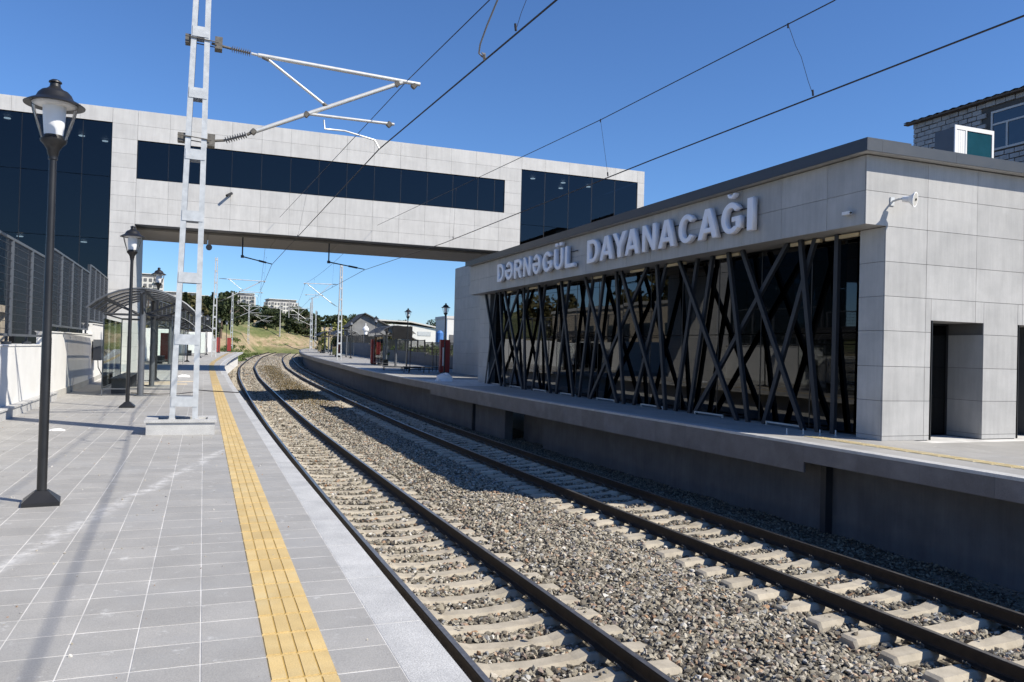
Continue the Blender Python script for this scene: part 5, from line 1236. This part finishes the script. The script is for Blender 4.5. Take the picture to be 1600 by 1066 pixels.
# ================================================================== BUILDINGS FAR OFF
def apartment(label, x, y, z, w_, d, h_, rz, floors, colsn, seed):
    t = thing('apartment_block', label, 'apartment block', (x, y, z), rz, 'apartment blocks on the hill'); r = random.Random(seed)
    mb = MB(); mb.box(-w_ / 2, w_ / 2, 0, d, 0, h_); part('wall', mb, M['aptwall'], t)
    mb = MB(); mb.box(-w_ / 2 + 1, w_ / 2 - 1, .6, d - .6, h_ + .02, h_ + 1.6); part('attic', mb, M['aptdark'], t); mb = MB(); mb.box(-w_ / 2 + .4, w_ / 2 - .4, .1, d - .1, h_ + 1.61, h_ + 2.0); part('roof', mb, M['aptwall'], t)
    fh = h_ / floors; cw = w_ / colsn; ma = boxmesh(cw * .55, .3, fh * .55, M['aptdark'], 'window'); mbg = boxmesh(cw * .85, 1.1, fh * .25, M['concrete'], 'balcony'); mc = boxmesh(cw * .8, .3, fh * .7, M['aptdark'], 'window')
    for i in range(colsn):
        bal = (i % 3 == 1)
        for j in range(floors):
            link('window', mc if bal else ma, t, (-w_ / 2 + cw * (i + .5), -.12, fh * (j + .52)))
            if bal: link('balcony', mbg, t, (-w_ / 2 + cw * (i + .5), -.55, fh * (j + .14)))
    for j in range(floors):
        link('window', boxmesh(.3, d * .3, fh * .5, M['aptdark'], 'window'), t, (-w_ / 2 - .1, d * .4, fh * (j + .5)))
    return t
apartment('pale apartment block on the hill above the left tracks', 21.5, 560, 14, 19, 12, 19.6, -.12, 7, 11, 1)
apartment('apartment block on the hill between the overhead wires, right of the other', 49.5, 560, 14, 20, 12, 16.5, .18, 6, 10, 2)
apartment('white apartment block behind the nearest lamp heads on the left', -27.5, 450, 12, 15, 10, 22.5, .1, 8, 6, 3)
apartment('small pale apartment block peeking over the trees left of the second mast', -.6, 450, 10, 6, 8, 14.6, 0, 5, 3, 4)
apartment('long low apartment block behind the brown trees', -12, 460, 10, 17, 8, 16.4, 0, 5, 9, 5)
M['tanwall'] = basic('tan_retaining_wall', (.5, .4, .25), .9, var=.12, scale=1)
for x, y, z, L, h_, lab in ((13.4, 214, 5.6, 3.2, 1.9, 'tan retaining wall at the top of the green slope'), (24, 165, 2.2, 3.6, 3.0, 'tan wall beside the yellow green trees behind the right platform'), (8.2, 222, 5.3, 1.6, 2.2, 'small pale eroded wall left of the tan retaining wall')):
    b = thing('retaining_wall', lab, 'wall', (x, y, z)); mb = MB(); mb.box(-L / 2, L / 2, -.2, .2, -.6, h_); part('body', mb, M['tanwall'], b); mb = MB(); mb.box(-L / 2 - .05, L / 2 + .05, -.24, .24, h_ + .002, h_ + .12); part('cap', mb, M['tanwall'], b)
# barn
b = thing('grey_barn', 'dark grey gabled barn behind the right platform', 'barn', (24.5, 120, 0))
mb = MB(); V = [(20.3, 120, 0), (29.4, 120, 0), (29.4, 120, 3.2), (22.4, 120, 6.5), (20.3, 120, 4.6)]; V += [(a, 125, c) for a, _, c in V]; mb.add(V, [(0, 1, 2, 3, 4), (9, 8, 7, 6, 5), (0, 5, 6, 1), (1, 6, 7, 2), (4, 9, 5, 0)]); part('walls', mb, M['barn'], b, world=True)
mb = MB(); mb.beam((22.4, 119.6, 6.62), (30.6, 119.6, 2.75), .3, .14); V = [(22.4, 119.5, 6.6), (30.6, 119.5, 2.8), (30.6, 125.5, 2.8), (22.4, 125.5, 6.6), (20.0, 119.5, 4.5), (20.0, 125.5, 4.5)]; mb.add(V, [(0, 1, 2, 3), (0, 3, 5, 4)]); V = [(a, c, d - .12) for a, c, d in V]; mb.add(V, [(3, 2, 1, 0), (4, 5, 3, 0)]); part('roof', mb, M['roofgrey'], b, world=True)
b = thing('chimney_pot', 'small white domed chimney in front of the barn gable', 'chimney', (18.9, 100, 0)); mb = MB(); mb.lathe([(.22, 0), (.22, 3.5), (.4, 3.6), (.4, 3.85), (.2, 4.1), (.06, 4.15), (.05, 4.5)], n=14); part('shaft', mb, M['white'], b)
b = thing('white_hall', 'long white industrial hall with a sheet roof behind the platform lamps', 'hall', (36, 150, 0))
mb = MB(); V = [(29, 150, -1), (42.2, 150, -1), (42.2, 150, 5.4), (37, 150, 6.0), (29, 150, 6.0)]; V += [(a, 165, c) for a, _, c in V]; mb.add(V, [(0, 1, 2, 3, 4), (9, 8, 7, 6, 5), (0, 5, 6, 1), (1, 6, 7, 2), (4, 9, 5, 0)]); part('walls', mb, M['plaster'], b, world=True)
mb = MB(); V = [(28.6, 149.6, 6.9), (37, 149.6, 6.7), (42.6, 149.6, 5.75), (28.6, 166, 7.1), (37, 166, 6.9), (42.6, 166, 5.9)]; V += [(a, c, d - .25) for a, c, d in V]; mb.add(V, [(0, 1, 4, 3), (1, 2, 5, 4), (0, 6, 7, 1), (1, 7, 8, 2), (6, 9, 10, 7), (7, 10, 11, 8)]); part('roof', mb, M['aptwall'], b, world=True)
for k in range(2):
    mb = MB(); x = 33.2 + k * 5.2; mb.box(x, x + (4.2 if k == 0 else 2.6), 149.93, 149.98, 4.0, 4.8); part('window_band', mb, M['galv'], b, world=True)
b = thing('white_tower', 'tall white block building beside the station tower wall', 'building', (33.4, 110, 0)); mb = MB(); mb.box(-.95, 3.5, 0, 6, -1, 5.9); part('wall', mb, M['plaster'], b); mb = MB(); mb.box(-1.05, 3.6, -.1, 6.1, 5.91, 6.3); part('roof', mb, M['aptwall'], b); mb = MB(); mb.box(-.6, .6, -.06, -.01, 1, 3.6); part('shutter', mb, M['pier'], b)
b = thing('blue_tank', 'blue tank behind the lamp post at the platform fence', 'tank', (31.4, 110, 0)); mb = MB(); mb.lathe([(.5, 2.2), (.52, 2.4), (.52, 3.8), (.3, 4.1), (.15, 4.15)], n=14); part('body', mb, M['blue'], b); mb = MB(); mb.lathe([(.06, 0), (.06, 2.2)], n=6); part('stand', mb, M['galv'], b)
# far gantries
for i, (x, y) in enumerate(((17.5, 205), (20.5, 215), (24, 225), (28, 232))):
    b = thing('concrete_pole', 'far concrete pole on the slope, %s from the left' % ordn(i), 'pole', (x, y, float(terr(x, y)) - .5), group='far poles on the slope'); mb = MB(); mb.lathe([(.16, 0), (.1, 9)], n=8); part('shaft', mb, M['concrete'], b); mb = MB(); mb.beam((-1.2, 0, 7.6), (1.2, 0, 7.8), .08, .08); part('crossarm', mb, M['galv'], b)
